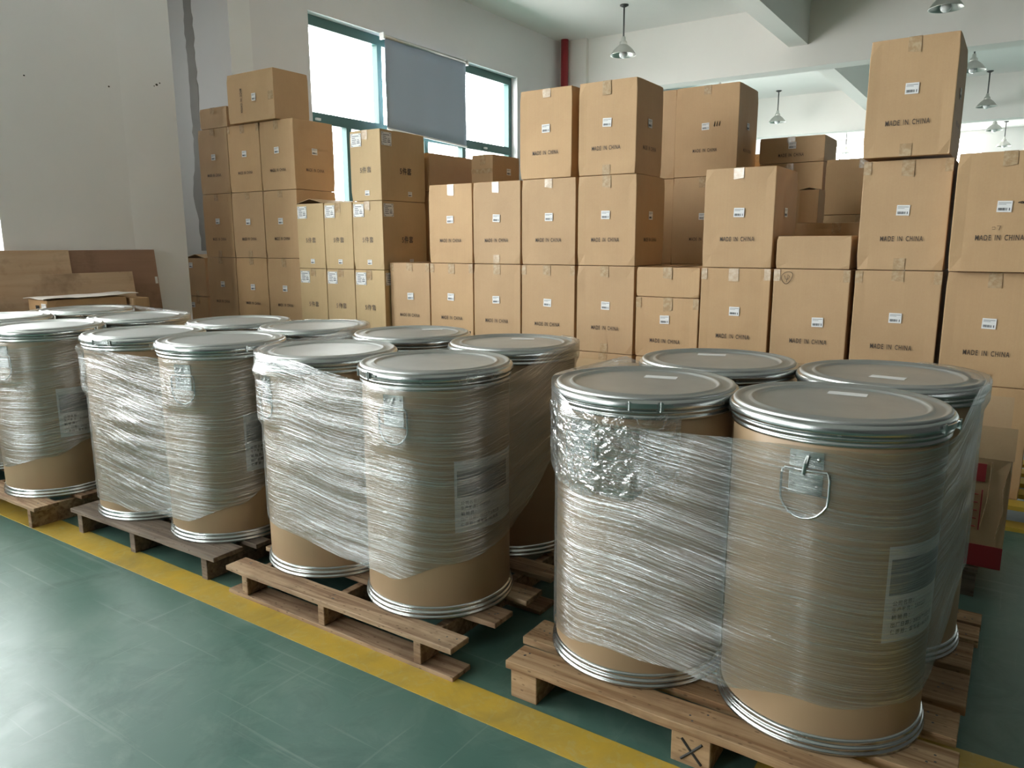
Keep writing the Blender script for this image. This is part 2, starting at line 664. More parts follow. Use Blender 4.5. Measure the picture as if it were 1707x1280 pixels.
bm = bmesh.new()
wall_with_holes(bm, 'u', UL - T, UL, WN, WEND, 0, ZC, LEFT_WINS)
struct('wall_left', bm, M['wall'])
bm = bmesh.new()
vs, fs = bx(bm, UL - 0.01, UL + 0.022, 3.10, WEND - 0.001, 0, ZC)
for v in vs:
    if v.co.x > UL and v.co.y < 3.2:
        v.co.x = UL + 0.0005
struct('trim_1', bm, M['wall'])
bm = bmesh.new()       # old anchor holes and chips in the plaster
for (w_, z_, r__) in ((2.470, 2.325, 0.006), (3.015, 2.345, 0.007), (3.36, 2.41, 0.010), (3.385, 2.425, 0.006), (3.34, 2.398, 0.005)):
    ring = [bm.verts.new((UL + 0.0235 if w_ > 3.2 else UL + 0.001, w_ + r__ * math.cos(a_), z_ + r__ * 0.8 * math.sin(a_))) for a_ in [j * PI / 4 for j in range(8)]]
    bm.faces.new(ring)
struct('trim_3', bm, M['black'])
bm = bmesh.new()       # back of the left wall: closes the recess beside the cartons
bx(bm, -7.6, UL - T, WEND - 0.12, WEND, 0, ZC)
wall_with_holes(bm, 'u', -7.7, -7.6, WEND - 0.12, WNI, 0, ZC, [(3.62, 3.76, 1.8, 3.4)])  # slot for an added window that lights the recess
struct('wall_recess_side', bm, M['wall'])
bm = bmesh.new()
bx(bm, -7.7, UW, WNI, WNI + T, 0, ZC)
struct('wall_recess', bm, M['wall'])
bm = bmesh.new()       # strip of raw cement down the recess wall, ragged edges
rnd = random.Random(3)
zs = [1.2 + i * 0.06 for i in range(52)]
lf, rt = [], []
for z in zs:
    bulge = 0.07 * math.exp(-((z - 1.75) / 0.22) ** 2)
    lf.append(-6.865 - bulge + rnd.uniform(-0.012, 0.012))
    rt.append(-6.735 + rnd.uniform(-0.012, 0.012))
fr = [[bm.verts.new((x, WNI - 0.004, z)) for x, z in zip(a, zs)] for a in (lf, rt)]
for i in range(len(zs) - 1):
    bm.faces.new((fr[0][i], fr[1][i], fr[1][i + 1], fr[0][i + 1]))
r_ = bmesh.ops.extrude_face_region(bm, geom=bm.faces[:])
bmesh.ops.translate(bm, vec=(0, 0.004, 0), verts=[e for e in r_['geom'] if isinstance(e, bmesh.types.BMVert)])
struct('trim_2', bm, M['cement'])

bm = bmesh.new()
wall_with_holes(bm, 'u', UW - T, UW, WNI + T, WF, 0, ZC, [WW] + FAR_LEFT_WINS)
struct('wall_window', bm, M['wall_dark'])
bm = bmesh.new()
wall_with_holes(bm, 'u', UR, UR + T, WN, 10.8, 0, ZC, [])
struct('wall_right', bm, M['wall_absorb'])  # out of view, set close and dark to absorb fill light
bm = bmesh.new()
wall_with_holes(bm, 'u', UR, UR + T, 10.8, WF, 0, ZC, [])
struct('wall_far_right', bm, M['wall'])
bm = bmesh.new()
wall_with_holes(bm, 'w', WF, WF + T, -8.5, UR + T, 0, ZC, FAR_WINS)
struct('wall_far', bm, M['ceiling'])
bm = bmesh.new()
wall_with_holes(bm, 'w', WN - T, WN, -8.5, UR + T, 0, ZC, NEAR_FILL_WINS)
struct('wall_near', bm, M['wall_absorb'])

# beams
for i, (w0, w1) in enumerate(((10.65, 10.95), (17.0, 17.3))):
    bm = bmesh.new()
    bx(bm, UW, UR, w0, w1, 3.49, ZC)
    o = struct('beam', bm, M['beam'])
bm = bmesh.new()
vs, fs = bx(bm, -2.80, -2.56, WN, 10.65, 3.76, ZC)
struct('beam', bm, M['beam'])
bm = bmesh.new()
bx(bm, -2.80, -2.56, 10.95, 17.0, 3.76, ZC)
struct('beam', bm, M['beam'])
bm = bmesh.new()
bx(bm, -2.80, -2.56, 17.3, WF, 3.76, ZC)
struct('beam', bm, M['beam'])
bm = bmesh.new()
bx(bm, UW, -5.75, 10.58, 10.65, 0, ZC)
bx(bm, UW, -5.75, 10.65, 10.95, 0, 3.49)
struct('column', bm, M['beam'])


# windows
def window(idx, axis, c, a0, a1, z0, z1, transom, mulls_up, mulls_low, fw=0.075, depth=0.08):
    """c = coordinate of the frame's room-side face; outside is towards -axis for 'u'"""
    def B(bm, p0, p1, q0, q1, d0=0.0, d1=None):
        d1 = depth if d1 is None else d1
        if axis == 'u':
            s = -1 if c < 0 else 1
            x0, x1 = sorted((c + s * d0, c + s * d1))
            bx(bm, x0, x1, p0, p1, q0, q1)
        else:
            bx(bm, p0, p1, c + d0, c + d1, q0, q1)
    bm = bmesh.new()
    B(bm, a0, a1, z1 - fw * 1.35, z1)
    B(bm, a0, a1, z0, z0 + fw)
    B(bm, a0, a0 + fw, z0 + fw, z1 - fw * 1.35)
    B(bm, a1 - fw, a1, z0 + fw, z1 - fw * 1.35)
    if transom:
        B(bm, a0 + fw, a1 - fw, transom[0], transom[1])
    t0, t1 = transom if transom else (z1, z1)
    for m_ in mulls_up:
        B(bm, m_ - fw / 2, m_ + fw / 2, t1 if transom else z0 + fw, z1 - fw * 1.35)
    if transom:
        for m_ in mulls_low:
            B(bm, m_ - fw / 2, m_ + fw / 2, z0 + fw, t0)
    o = struct('window_%d' % idx, bm, M['green_frame'])
    bm = bmesh.new()
    B(bm, a0 + fw, a1 - fw, z0 + fw, z1 - fw * 1.35, depth * 0.55, depth * 0.55 + 0.005)
    mobj('pane', bm, M['glass'], o)
    return o


window(1, 'u', UW - 0.10, *WW, (2.51, 2.62), (6.69, 8.25), (6.17, 7.48, 8.25))
k = 2
for (a, b, c, d) in LEFT_WINS:
    window(k, 'u', UL - 0.10, a, b, c, d, (2.49, 2.60), (a + (b - a) / 3, a + (b - a) * 2 / 3), ((a + b) / 2,))
    k += 1
for (a, b, c, d) in FAR_LEFT_WINS:
    window(k, 'u', UW - 0.10, a, b, c, d, (2.49, 2.60), (a + (b - a) / 3, a + (b - a) * 2 / 3), ((a + b) / 2,))
    k += 1
for (a, b, c, d) in RIGHT_WINS:
    window(k, 'u', UR + 0.10, a, b, c, d, (2.49, 2.60), (a + (b - a) / 3, a + (b - a) * 2 / 3), ((a + b) / 2,))
    k += 1
for (a, b, c, d) in FAR_WINS:
    o = window(k, 'w', WF + 0.10, a, b, c, d, (2.52, 2.57), ((a + b) / 2,), ((a + b) / 2,), fw=0.04)
    o.data.materials[0] = M['paper']  # frames coloured white to imitate the overexposed glare
    k += 1
for (a, b, c, d) in NEAR_FILL_WINS:
    window(k, 'w', WN - 0.18, a, b, c, d, (2.49, 2.60), (), ())  # added fill window behind the camera
    k += 1
window(k, 'u', -7.63, 3.62, 3.76, 1.8, 3.4, None, (), (), fw=0.015, depth=0.05)  # made-up hidden window, added to brighten the recess wall
# small latches on the transom of the nearest window
wl = bpy.data.objects['window_1']
for w_, z_ in ((5.72, 2.55), (8.72, 2.55)):
    bm = bmesh.new()
    bx(bm, UW - 0.10, UW - 0.075, w_ - 0.03, w_ + 0.03, z_ - 0.012, z_ + 0.012)
    mobj('window_latch', bm, M['paper'], wl)

# roller blind over the middle pane
t = empty('roller_blind', (UW + 0.04, 7.375, 2.5), 0, 'grey-blue roller blind pulled down over the middle window pane', 'blind')
bm = bmesh.new()
n = 20
cols = []
for i in range(n + 1):
    w_ = -0.745 + 1.49 * i / n
    x_ = 0.004 * math.sin(i * 0.9)
    zb = 0.055 - 0.06 * (i / n)
    cols.append([bm.verts.new((x_ + 0.003 * math.sin(j), w_, zb + (1.02 - zb) * j / 8)) for j in range(9)])
for i in range(n):
    for j in range(8):
        bm.faces.new((cols[i][j], cols[i + 1][j], cols[i + 1][j + 1], cols[i][j + 1]))
r_ = bmesh.ops.extrude_face_region(bm, geom=bm.faces[:])
bmesh.ops.translate(bm, vec=(0.003, 0, 0), verts=[e for e in r_['geom'] if isinstance(e, bmesh.types.BMVert)])
mobj('blind_fabric', bm, M['blind'], t, True)
bm = bmesh.new()
tube(bm, [(0, -0.76, 1.035), (0, 0.76, 1.035)], 0.022, 12)
mobj('roller_tube', bm, M['lampmetal'], t, True)
bm = bmesh.new()
bx(bm, -0.004, 0.010, -0.745, 0.745, -0.012, 0.008)
for v in bm.verts:
    v.co.z += 0.0275 - 0.0275 * v.co.y / 0.745
mobj('bottom_bar', bm, M['paper'], t)
for s in (-1, 1):
    bm = bmesh.new()
    bx(bm, -0.038, 0.026, s * 0.77 - 0.012, s * 0.77 + 0.012, 1.0, 1.07)
    mobj('bracket', bm, M['paper'], t)

# red pipe in the corner
t = empty('fire_pipe', (-6.07, 10.49, 0), 0, 'dark red vertical pipe in the corner beside the window wall', 'pipe')
bm = bmesh.new()
tube(bm, [(0, 0, 0), (0, 0, ZC)], 0.057, 20)
mobj('pipe_run', bm, M['red'], t, True)

# floor lines
bm = bmesh.new()
bx(bm, -5.38, 5.5, 1.462, 1.585, 0.0, 0.0025)
struct('floor_marking', bm, M['line'])
bm = bmesh.new()
bx(bm, -0.42, 0.62, 1.585, 2.045, 0.0, 0.0025)
struct('floor_marking', bm, M['line'])

# ------------------------------------------------------------------ pendant lamps
LAMPS = [(-4.59, 9.45, 'bell-shaped grey pendant lamp nearest the red pipe, against the pale ceiling'),
         (-4.43, 16.3, 'pendant lamp with clear bulb behind the tall pair of shadowed cartons'),
         (-4.5, 12.95, 'pendant lamp whose thin stem just shows above the shadowed carton top'),
         (-4.4, 19.8, 'faint pale pendant lamp far back beneath the second cross beam'),
         (-4.33, 22.9, 'white pendant lamp over the far bright windows, seen above the shadowed cartons'),
         (-0.93, 9.55, 'large grey lamp shade cut by the top edge, above the tallest stack'),
         (-0.86, 13.1, 'pendant lamp half hidden behind the topmost carton of the tallest stack'),
         (-0.82, 16.64, 'pendant lamp with long dark stem and round white bulb right of the tallest stack'),
         (-0.80, 20.2, 'small grey pendant lamp, its stem hidden by the long-stemmed lamp before it'),
         (-0.69, 23.64, 'smallest pendant lamp with short stem at the far right')]


def lamp_proto():
    t = empty('pendant_lamp', (0, 0, 0))
    bm = bmesh.new()
    revolve(bm, [(0.0, 0.0), (0.055, 0.0), (0.055, -0.012), (0.02, -0.03), (0.0, -0.03)], 20)
    mobj('ceiling_mount', bm, M['iron'], t, True)
    bm = bmesh.new()
    tube(bm, [(0, 0, -0.025), (0, 0, -0.40)], 0.011, 8)
    mobj('stem', bm, M['iron'], t, True)
    bm = bmesh.new()
    revolve(bm, [(0.0, -0.385), (0.022, -0.385), (0.026, -0.40), (0.028, -0.43), (0.048, -0.45), (0.052, -0.49), (0.047, -0.495), (0.0, -0.495)], 20)
    mobj('lamp_cap', bm, M['lampmetal'], t, True)
    bm = bmesh.new()
    revolve(bm, [(0.045, -0.478), (0.066, -0.495), (0.096, -0.520), (0.126, -0.550), (0.150, -0.582), (0.166, -0.607), (0.168, -0.613),
                 (0.162, -0.610), (0.146, -0.584), (0.122, -0.554), (0.092, -0.525), (0.062, -0.500), (0.040, -0.484)], 36)
    mobj('lamp_shade', bm, M['lampmetal'], t, True)
    bm = bmesh.new()
    revolve(bm, [(0.0, -0.49), (0.02, -0.50), (0.024, -0.54), (0.045, -0.57), (0.055, -0.60), (0.045, -0.632), (0.022, -0.647), (0.0, -0.650)], 20)
    mobj('bulb', bm, M['bulb'], t, True)
    return t


def children(o):
    return [c for c in COL.objects if c.parent == o]


def copy_tree(o, kids):
    c = o.copy()
    COL.objects.link(c)
    for ch in kids.get(o.name, []):
        d = copy_tree(ch, kids)
        d.parent = c
    return c


def kid_map(root):
    km = {}
    st = [root]
    while st:
        o = st.pop()
        km[o.name] = children(o)
        st += km[o.name]
    return km


lp = lamp_proto()
km = kid_map(lp)
for i, (u_, w_, lab) in enumerate(LAMPS):
    o = lp if i == 0 else copy_tree(lp, km)
    o.location = (u_, w_, ZC)
    o['label'] = lab
    o['category'] = 'lamp'
    o['group'] = 'pendant lamps hanging from the ceiling'

# ------------------------------------------------------------------ cartons
MIC = 'MADE IN CHINA'
GC = 'kraft cartons stacked along the back of the store'


def carton_body_bm(W, D, H, seed, open_top=False, sub=7, bulge=0.004):
    """origin at centre of base, front towards -Y"""
    bm = bmesh.new()
    rnd = random.Random(seed)
    off = Vector((rnd.uniform(-50, 50), rnd.uniform(-50, 50), rnd.uniform(-50, 50)))
    bx(bm, -W / 2, W / 2, -D / 2, D / 2, 0, H)
    if open_top:
        top = [f for f in bm.faces if f.normal.z > 0.9 or all(abs(v.co.z - H) < 1e-6 for v in f.verts)]
        bmesh.ops.delete(bm, geom=top, context='FACES_ONLY')
    bmesh.ops.bevel(bm, geom=bm.edges[:], offset=0.0035, segments=2, affect='EDGES', profile=0.55)
    bmesh.ops.subdivide_edges(bm, edges=[e for e in bm.edges if e.calc_length() > 0.08], cuts=sub, use_grid_fill=True)
    for v in bm.verts:
        p = v.co
        ex = 1 - abs(p.x) / (W / 2)
        ey = 1 - abs(p.y) / (D / 2)
        ez = 1 - abs(p.z - H / 2) / (H / 2)
        nx = noise.noise(p * 5.0 + off)
        n2 = noise.noise(p * 13.0 + off * 0.7)
        d = bulge * (0.5 + 0.5 * nx) + 0.0015 * n2
        if abs(abs(p.y) - D / 2) < 0.002 and ex > 0.03:
            v.co.y -= math.copysign(max(0.0, d) * min(1, ez * 4 + 0.2) * min(1, ex * 4), p.y)
        if abs(abs(p.x) - W / 2) < 0.002 and ey > 0.03:
            v.co.x -= math.copysign(max(0.0, d) * min(1, ez * 4 + 0.2) * min(1, ey * 4), p.x)
        if abs(p.z - H) < 0.002:
            v.co.z -= max(0.0, 0.004 * (0.5 + 0.5 * nx)) * min(1, 4 * min(ex, ey))
        # crushed corners
        if ex < 0.06 and ey < 0.06 and ez < 0.06:
            k_ = 0.003 + 0.006 * rnd.random()
            v.co.x -= math.copysign(k_ * 0.6, p.x)
            v.co.y -= math.copysign(k_ * 0.6, p.y)
    return bm


_sheet = {}


def sticker_mesh(w, h):
    key = ('st', w, h)
    if key in _sheet:
        return _sheet[key]
    bm = bmesh.new()
    bx(bm, -w / 2, w / 2, -0.0006, 0.0, -h / 2, h / 2, 0)
    rnd = random.Random(5)
    x = -w * 0.40
    while x < w * 0.22:
        b = w * rnd.choice((0.012, 0.02, 0.03))
        bx(bm, x, x + b, -0.0009, -0.0006, -h * 0.36, -h * 0.12, 1)
        x += b + w * rnd.choice((0.012, 0.02))
    bx(bm, -w * 0.42, w * 0.42, -0.0009, -0.0006, h * 0.30, h * 0.34, 1)
    bx(bm, -w * 0.42, w * 0.10, -0.0009, -0.0006, h * 0.18, h * 0.21, 1)
    bx(bm, w * 0.32, w * 0.38, -0.0009, -0.0006, -h * 0.36, -h * 0.12, 1)
    me = bpy.data.meshes.new('shipping_sticker')
    bm.to_mesh(me)
    bm.free()
    me.materials.append(M['paper'])
    me.materials.append(M['paper_ink'])
    _sheet[key] = me
    return me


def grid_label_mesh(w, h):
    key = ('gl', w, h)
    if key in _sheet:
        return _sheet[key]
    bm = bmesh.new()
    bx(bm, -w / 2, w / 2, -0.0006, 0.0, -h / 2, h / 2, 0)

    def k(a, b, c, d):
        bx(bm, a * w, b * w, -0.0009, -0.0006, c * h, d * h, 1)
    for s in (-1, 1):                     # corner brackets and rows of small print
        for q in (-1, 1):
            a, b = sorted((s * 0.46, s * 0.28))
            c, d = sorted((q * 0.46, q * 0.42))
            k(a, b, c, d)
            a, b = sorted((s * 0.46, s * 0.43))
            c, d = sorted((q * 0.46, q * 0.22))
            k(a, b, c, d)
    for i, (x0, x1) in enumerate(((-0.36, 0.30), (-0.36, -0.05), (-0.36, 0.05), (-0.36, -0.02), (-0.36, 0.02))):
        z = 0.30 - i * 0.14
        k(x0, x1, z - 0.028, z + 0.028)
    k(0.10, 0.36, -0.26, -0.18)
    k(0.10, 0.36, -0.12, -0.06)
    k(0.16, 0.30, 0.0, 0.05)
    me = bpy.data.meshes.new('grid_label')
    bm.to_mesh(me)
    bm.free()
    me.materials.append(M['paper'])
    me.materials.append(M['paper_grey'])
    _sheet[key] = me
    return me


def put_mesh(name, me, parent, loc, rz=0.0, roll=0.0):
    o = bpy.data.objects.new(name, me)
    o.location = loc
    o.rotation_euler = (0, roll, rz)
    return link(o, parent)


def tape_bm(W, D, H, wid, drop, seed):
    """tape over the top seam with ends folded down front and back"""
    bm = bmesh.new()
    rnd = random.Random(seed)
    t_ = 0.0007
    top = H + 0.0008
    x = rnd.uniform(-0.008, 0.008)
    f = drop * rnd.uniform(0.7, 1.15)
    y = -D / 2 - 0.001
    pts = [(y, H - f), (y, H - f * 0.5), (y, H - 0.002), (-D / 2 + 0.004, top), (0, top), (D / 2 - 0.004, top), (D / 2 + 0.001, H - 0.002), (D / 2 + 0.001, H - drop)]
    rings = []
    for i, (yy, zz) in enumerate(pts):
        jag = rnd.uniform(-0.004, 0.004) if i == 0 else 0
        if i < 3:
            oy, oz = -t_, 0
        elif i > 5:
            oy, oz = t_, 0
        else:
            oy, oz = 0, t_
        rings.append([bm.verts.new(p) for p in ((x - wid / 2, yy, zz + jag), (x + wid / 2, yy, zz - jag), (x + wid / 2, yy + oy, zz - jag + oz), (x - wid / 2, yy + oy, zz + jag + oz))])
    for a, b in zip(rings, rings[1:]):
        for k_ in range(4):
            bm.faces.new((a[k_], a[(k_ + 1) % 4], b[(k_ + 1) % 4], b[k_]))
    bm.faces.new(rings[0][::-1])
    bm.faces.new(rings[-1])
    bmesh.ops.recalc_face_normals(bm, faces=bm.faces[:])
    return bm


def carton(u0, w0, z0, W, D, H, label, seed, kind='made', mat='carton', sides=False, open_flap=False, tape=True,
           sticker=True, text=True, sxy=(0.0, 0.56), tz=0.29, yaw=0.0, bottom_tape=False, corner_tape=False, text_mat='ink', name='cardboard_carton', group=GC):
    t = empty(name, (u0 + W / 2, w0 + D / 2, z0), yaw, label, 'carton', group)
    body = mobj('carton_body', carton_body_bm(W, D, H, seed, open_top=open_flap), M[mat], t, False)
    rnd = random.Random(seed * 7 + 1)
    yf = -D / 2 - 0.0015
    if kind == 'made':
        if sticker:
            put_mesh('shipping_sticker', sticker_mesh(0.054, 0.047), t, (sxy[0] + rnd.uniform(-0.006, 0.006), yf, sxy[1] * H + rnd.uniform(-0.008, 0.008)), 0, rnd.uniform(-0.05, 0.05))
        if text:
            text_obj(MIC, 0.178, M[text_mat], t, (rnd.uniform(-0.006, 0.006), yf - 0.0004, tz * H), bold=0.012, xs=0.60)
        if sides:
            put_mesh('shipping_sticker', sticker_mesh(0.054, 0.047), t, (W / 2 + 0.0015, 0.0, sxy[1] * H), PI / 2)
            text_obj(MIC, 0.178, M[text_mat], t, (W / 2 + 0.002, 0.0, tz * H), PI / 2, bold=0.012, xs=0.60)
    elif kind == 'five':
        put_mesh('grid_label', grid_label_mesh(0.10, 0.088), t, (-W / 2 + 0.062, yf, H - 0.062))
        text_obj('5件套', 0.105, M['ink_dim' if text_mat == 'ink' else text_mat], t, (0.0, yf - 0.0004, 0.44 * H), bold=0.012, xs=1.0, height=0.042)
        if sticker:
            put_mesh('shipping_sticker', sticker_mesh(0.042, 0.034), t, (0.01, yf, 0.052))
        if sides:
            put_mesh('grid_label', grid_label_mesh(0.10, 0.088), t, (W / 2 + 0.0015, -D / 2 + 0.062, H - 0.062), PI / 2)
            text_obj('5件套', 0.12, M['ink'], t, (W / 2 + 0.002, 0.02, 0.44 * H), PI / 2, bold=0.016, xs=1.0, height=0.05)
            put_mesh('shipping_sticker', sticker_mesh(0.042, 0.034), t, (W / 2 + 0.0015, 0.06, 0.052), PI / 2)
    if tape and not open_flap:
        mobj('tape_strip', tape_bm(W, D, H, 0.052, 0.068, seed), M['tape'], t)
    if bottom_tape:
        bm = bmesh.new()
        bx(bm, -0.024, 0.024, yf, yf + 0.001, 0.001, 0.055)
        mobj('tape_strip', bm, M['tape'], t)
    if corner_tape:
        for s in (-1, 1):
            bm = bmesh.new()
            bx(bm, s * (W / 2 - 0.016) - 0.016, s * (W / 2 - 0.016) + 0.016, yf, yf + 0.001, H - 0.06, H - 0.002)
            mobj('tape_strip', bm, M['tape'], t)
    if open_flap:
        # two long flaps meeting like a low roof
        for s in (-1, 1):
            bm = bmesh.new()
            bx(bm, 0, W / 2, -D / 2, D / 2, -0.0015, 0.0015)
            bmesh.ops.rotate(bm, verts=bm.verts[:], cent=(0, 0, 0), matrix=Matrix.Rotation(R(-13), 3, 'Y'))
            if s < 0:
                for v in bm.verts:
                    v.co.x = -v.co.x
                bmesh.ops.reverse_faces(bm, faces=bm.faces[:])
                for v in bm.verts:
                    v.co.x += W / 2
            else:
                for v in bm.verts:
                    v.co.x -= W / 2
            mobj('top_flap', bm, M['carton_in'], t, loc=(0, 0, H + 0.002))
        bm = bmesh.new()
        bx(bm, -W / 2 + 0.004, W / 2 - 0.004, -D / 2 + 0.004, D / 2 - 0.004, H - 0.02, H - 0.016)
        mobj('inner_flap', bm, M['carton_in'], t)
    return t


ZB = 0.12
HM, HF, HL = 0.506, 0.472, 0.515
DM = 0.40
# main wall of cartons: column left edges at W=.366; per column: list of (tier, width...)
TOP = {}
seed = 100


def mk(u0, u1, tier, label, w=3.95, **kw):
    global seed
    seed += 1
    return carton(u0 + 0.002, w, ZB + tier * (kw.get('H0', kw.get('H', HM) if kw.get('H', HM) > 0.51 else HM) + 0.003), (u1 - u0) - 0.004, kw.pop('D', DM), kw.pop('H', HM), label, seed, **{k_: v_ for k_, v_ in kw.items() if k_ != 'H0'})


# bottom tier, standing on the pallets behind the wrapped drums
GB = 'cartons of the bottom tier hidden behind the drums'
for i, (a, b, w_) in enumerate([(-5.80, -5.41, 3.95), (-5.406, -5.012, 3.95), (-5.008, -4.618, 3.95), (-3.69, -3.325, 3.95), (-3.32, -2.957, 3.95),
                                (-2.952, -2.587, 3.95), (-2.58, -2.20, 3.95), (-2.19, -1.815, 3.95), (-1.80, -1.432, 3.95), (-1.427, -1.061, 3.95), (-1.046, -0.68, 3.95),
                                (-0.658, -0.290, 3.95)]):
    mk(a, b, 0, 'kraft carton in the bottom tier, hidden behind the film-wrapped drums', w=w_, group=GB, H=(HL if a < -4.6 else HM))
mk(-0.273, 0.095, 0, 'kraft carton on the yellow pallet behind the open red-printed carton', bottom_tape=False)

# left block (w = 3.8), marked MADE IN CHINA
c1 = (-5.800, -5.410)
c2 = (-5.406, -5.012)
c3 = (-5.008, -4.618)
mk(*c1, 1, 'carton marked MADE IN CHINA under the shoulder-height seam, next to the narrow plain stack', H=HL)
mk(*c2, 1, 'carton in the lowest visible tier, second from the recess, tight against its neighbour', H=HL)
mk(*c3, 1, 'carton in the lowest visible tier touching the narrow 5件套 cartons', H=HL)
mk(*c1, 2, 'pale carton one above the lowest visible tier, beside the open-topped narrow carton', H=HL, bottom_tape=True)
mk(*c2, 2, 'carton in the middle tier between the pale one and the one with a red-brown scratch', H=HL, bottom_tape=True)
mk(*c3, 2, 'middle-tier carton with a short dark scratch beside the open 5件套 cartons', H=HL, sides=True)
mk(*c1, 3, 'carton under the small flat carton, tape at its top centre, near the cement strip', H=HL, text_mat='ink')
mk(*c2, 3, 'carton directly under the sideways topmost carton of the window-side stack', H=HL, corner_tape=True)
mk(*c3, 3, 'carton with broad pale tape, its shaded side against the window', H=HL, sides=True)
t = mk(-5.750, -5.395, 4, 'small low carton topping the column nearest the cement strip', H0=HL, H=0.158, sticker=False, text=False)
# topmost big one, lying on its side
t = carton(-5.307, 3.905, ZB + 4 * (HL + 0.003), 0.55, 0.335, 0.362, 'big carton lying on its side at the very top before the window, lettering turned upright', 77,
           sticker=False, text=False, tape=False)
put_mesh('shipping_sticker', sticker_mesh(0.047, 0.054), t, (0.045, -0.1715, 0.175), 0, 0)
text_obj(MIC, 0.178, M['ink'], t, (-0.105, -0.172, 0.16), 0, bold=0.012, xs=0.60, roll=PI / 2)
bm = bmesh.new()
bx(bm, 0.21, 0.266, -0.1715, -0.1705, 0.14, 0.20)
mobj('tape_strip', bm, M['tape'], t, label='pale tape end')

# narrow plain stack in the recess
zs_ = [0.12, 0.465, 0.805, 1.145]
for i, lab in enumerate(['narrow carton at the foot of the stack in the wall recess', 'narrow carton under the open one in the recess stack', 'narrow open-topped carton, topmost of the recess stack']):
    carton(-6.262, 4.05, zs_[i], 0.285, 0.34, 0.336, lab, 60 + i, sticker=True, text=False, tape=(i < 2), open_flap=(i == 2), sxy=(-0.075, 0.80), bottom_tape=(i == 2))

# 5件套 block (w = 3.9)
q = [(-4.43, -4.278), (-4.274, -3.984), (-3.981, -3.690)]
q = [(-4.410, -4.282)] + q[1:]
q[0] = (-4.423, -4.278)
q = [(-4.430, -4.277), (-4.274, -3.984), (-3.981, -3.690)]
FL = [['lowest visible 5件套 carton beside the plain MADE IN CHINA block', 'lowest visible 5件套 carton in the middle of the three', 'lowest visible 5件套 carton next to the dark gap'],
      ['open-flapped 5件套 carton touching the MADE IN CHINA block', '5件套 carton with pink-tinged top tape between two others', '5件套 carton carrying the topmost 5件套 carton, broad dark side']]


def five(u0, u1, tier, label, **kw):
    global seed
    seed += 1
    return carton(u0, 3.9, 0.135 + tier * (HF + 0.003), u1 - u0 - 0.003, 0.46, HF, label, seed, kind='five', mat='carton5', **kw)


FU = [(-4.570, -4.277), (-4.274, -3.984), (-3.981, -3.690)]
for i in range(3):
    five(*FU[i], 0, 'narrow kraft carton in the bottom tier, hidden behind the film-wrapped drums', group='narrow cartons of the bottom tier hidden behind the drums')
    five(*FU[i], 1, FL[0][i], sides=(i == 2), sticker=False)
    five(*FU[i], 2, FL[1][i], sides=(i == 2), open_flap=(i == 0))
five(*FU[2], 3, 'topmost 5件套 carton standing alone before the window, one side in deep shade', sides=True)

# long block (w = 3.95)
cs = {'s': (-3.686, -3.325), 't': (-3.320, -2.957), 'u': (-2.952, -2.587), 'v': (-2.580, -2.200), 'x': (-2.188, -1.815), 'z': (-1.803, -1.432),
      'h': (-1.427, -1.058), 'i': (-1.046, -0.680), 'j': (-0.662, -0.292), 'k': (-0.276, 0.095)}
mk(*cs['s'], 1, 'lone carton one tier high standing right after the 5件套 stack', corner_tape=True)
mk(*cs['t'], 1, 'carton with a pale stain above its sticker, under the reddish-topped carton', corner_tape=True)
mk(*cs['u'], 1, 'lower carton under the two-high column beside the tall stacks', )
mk(*cs['v'], 1, 'bottom visible carton of the first of the two tall three-carton stacks', corner_tape=True)
mk(*cs['x'], 1, 'bottom carton of the second tall stack, a small red nick at its edge', bottom_tape=True)
mk(*cs['h'], 1, 'carton under the single bright carton, tape peeling at its upper corner', corner_tape=True)
t = mk(*cs['i'], 1, 'carton with a hand-drawn circled mark in its upper corner', corner_tape=True, sxy=(0.04, 0.50), tape=False)
bm = bmesh.new()
pts = [(-0.115 + 0.026 * math.cos(a_) + 0.004 * math.sin(2 * a_), -0.2025, 0.462 + 0.030 * math.sin(a_) + 0.006 * math.cos(a_)) for a_ in [i * PI / 12 for i in range(24)]]
tube(bm, pts, 0.0011, 5, True)
tube(bm, [(-0.128, -0.2025, 0.474), (-0.122, -0.2025, 0.455), (-0.108, -0.2025, 0.456), (-0.103, -0.2025, 0.470), (-0.111, -0.2025, 0.478), (-0.113, -0.2025, 0.458), (-0.117, -0.2025, 0.442)], 0.0011, 5)
mobj('pen_mark', bm, M['black'], t)
t = mk(*cs['j'], 1, 'carton under the tallest stack, broad brown tape at top centre, doubled left edge', corner_tape=True)
mk(*cs['k'], 1, 'carton cut by the right edge of the photo, second tier up', bottom_tape=True)
# squat ones
seed += 1
carton(-1.801, 3.95, ZB + HM + 0.003, 0.368, DM, 0.338, 'crumpled carton with stretched tape under the squat carton, MADE IN CHINA low down', seed, sxy=(-0.01, 0.64), tz=0.28, corner_tape=True)
seed += 1
carton(-1.801, 3.95, ZB + HM + 0.006 + 0.338, 0.368, DM, 0.163, 'squat unmarked carton taped at top, in the dip beside the tall stacks', seed, sticker=False, text=False)
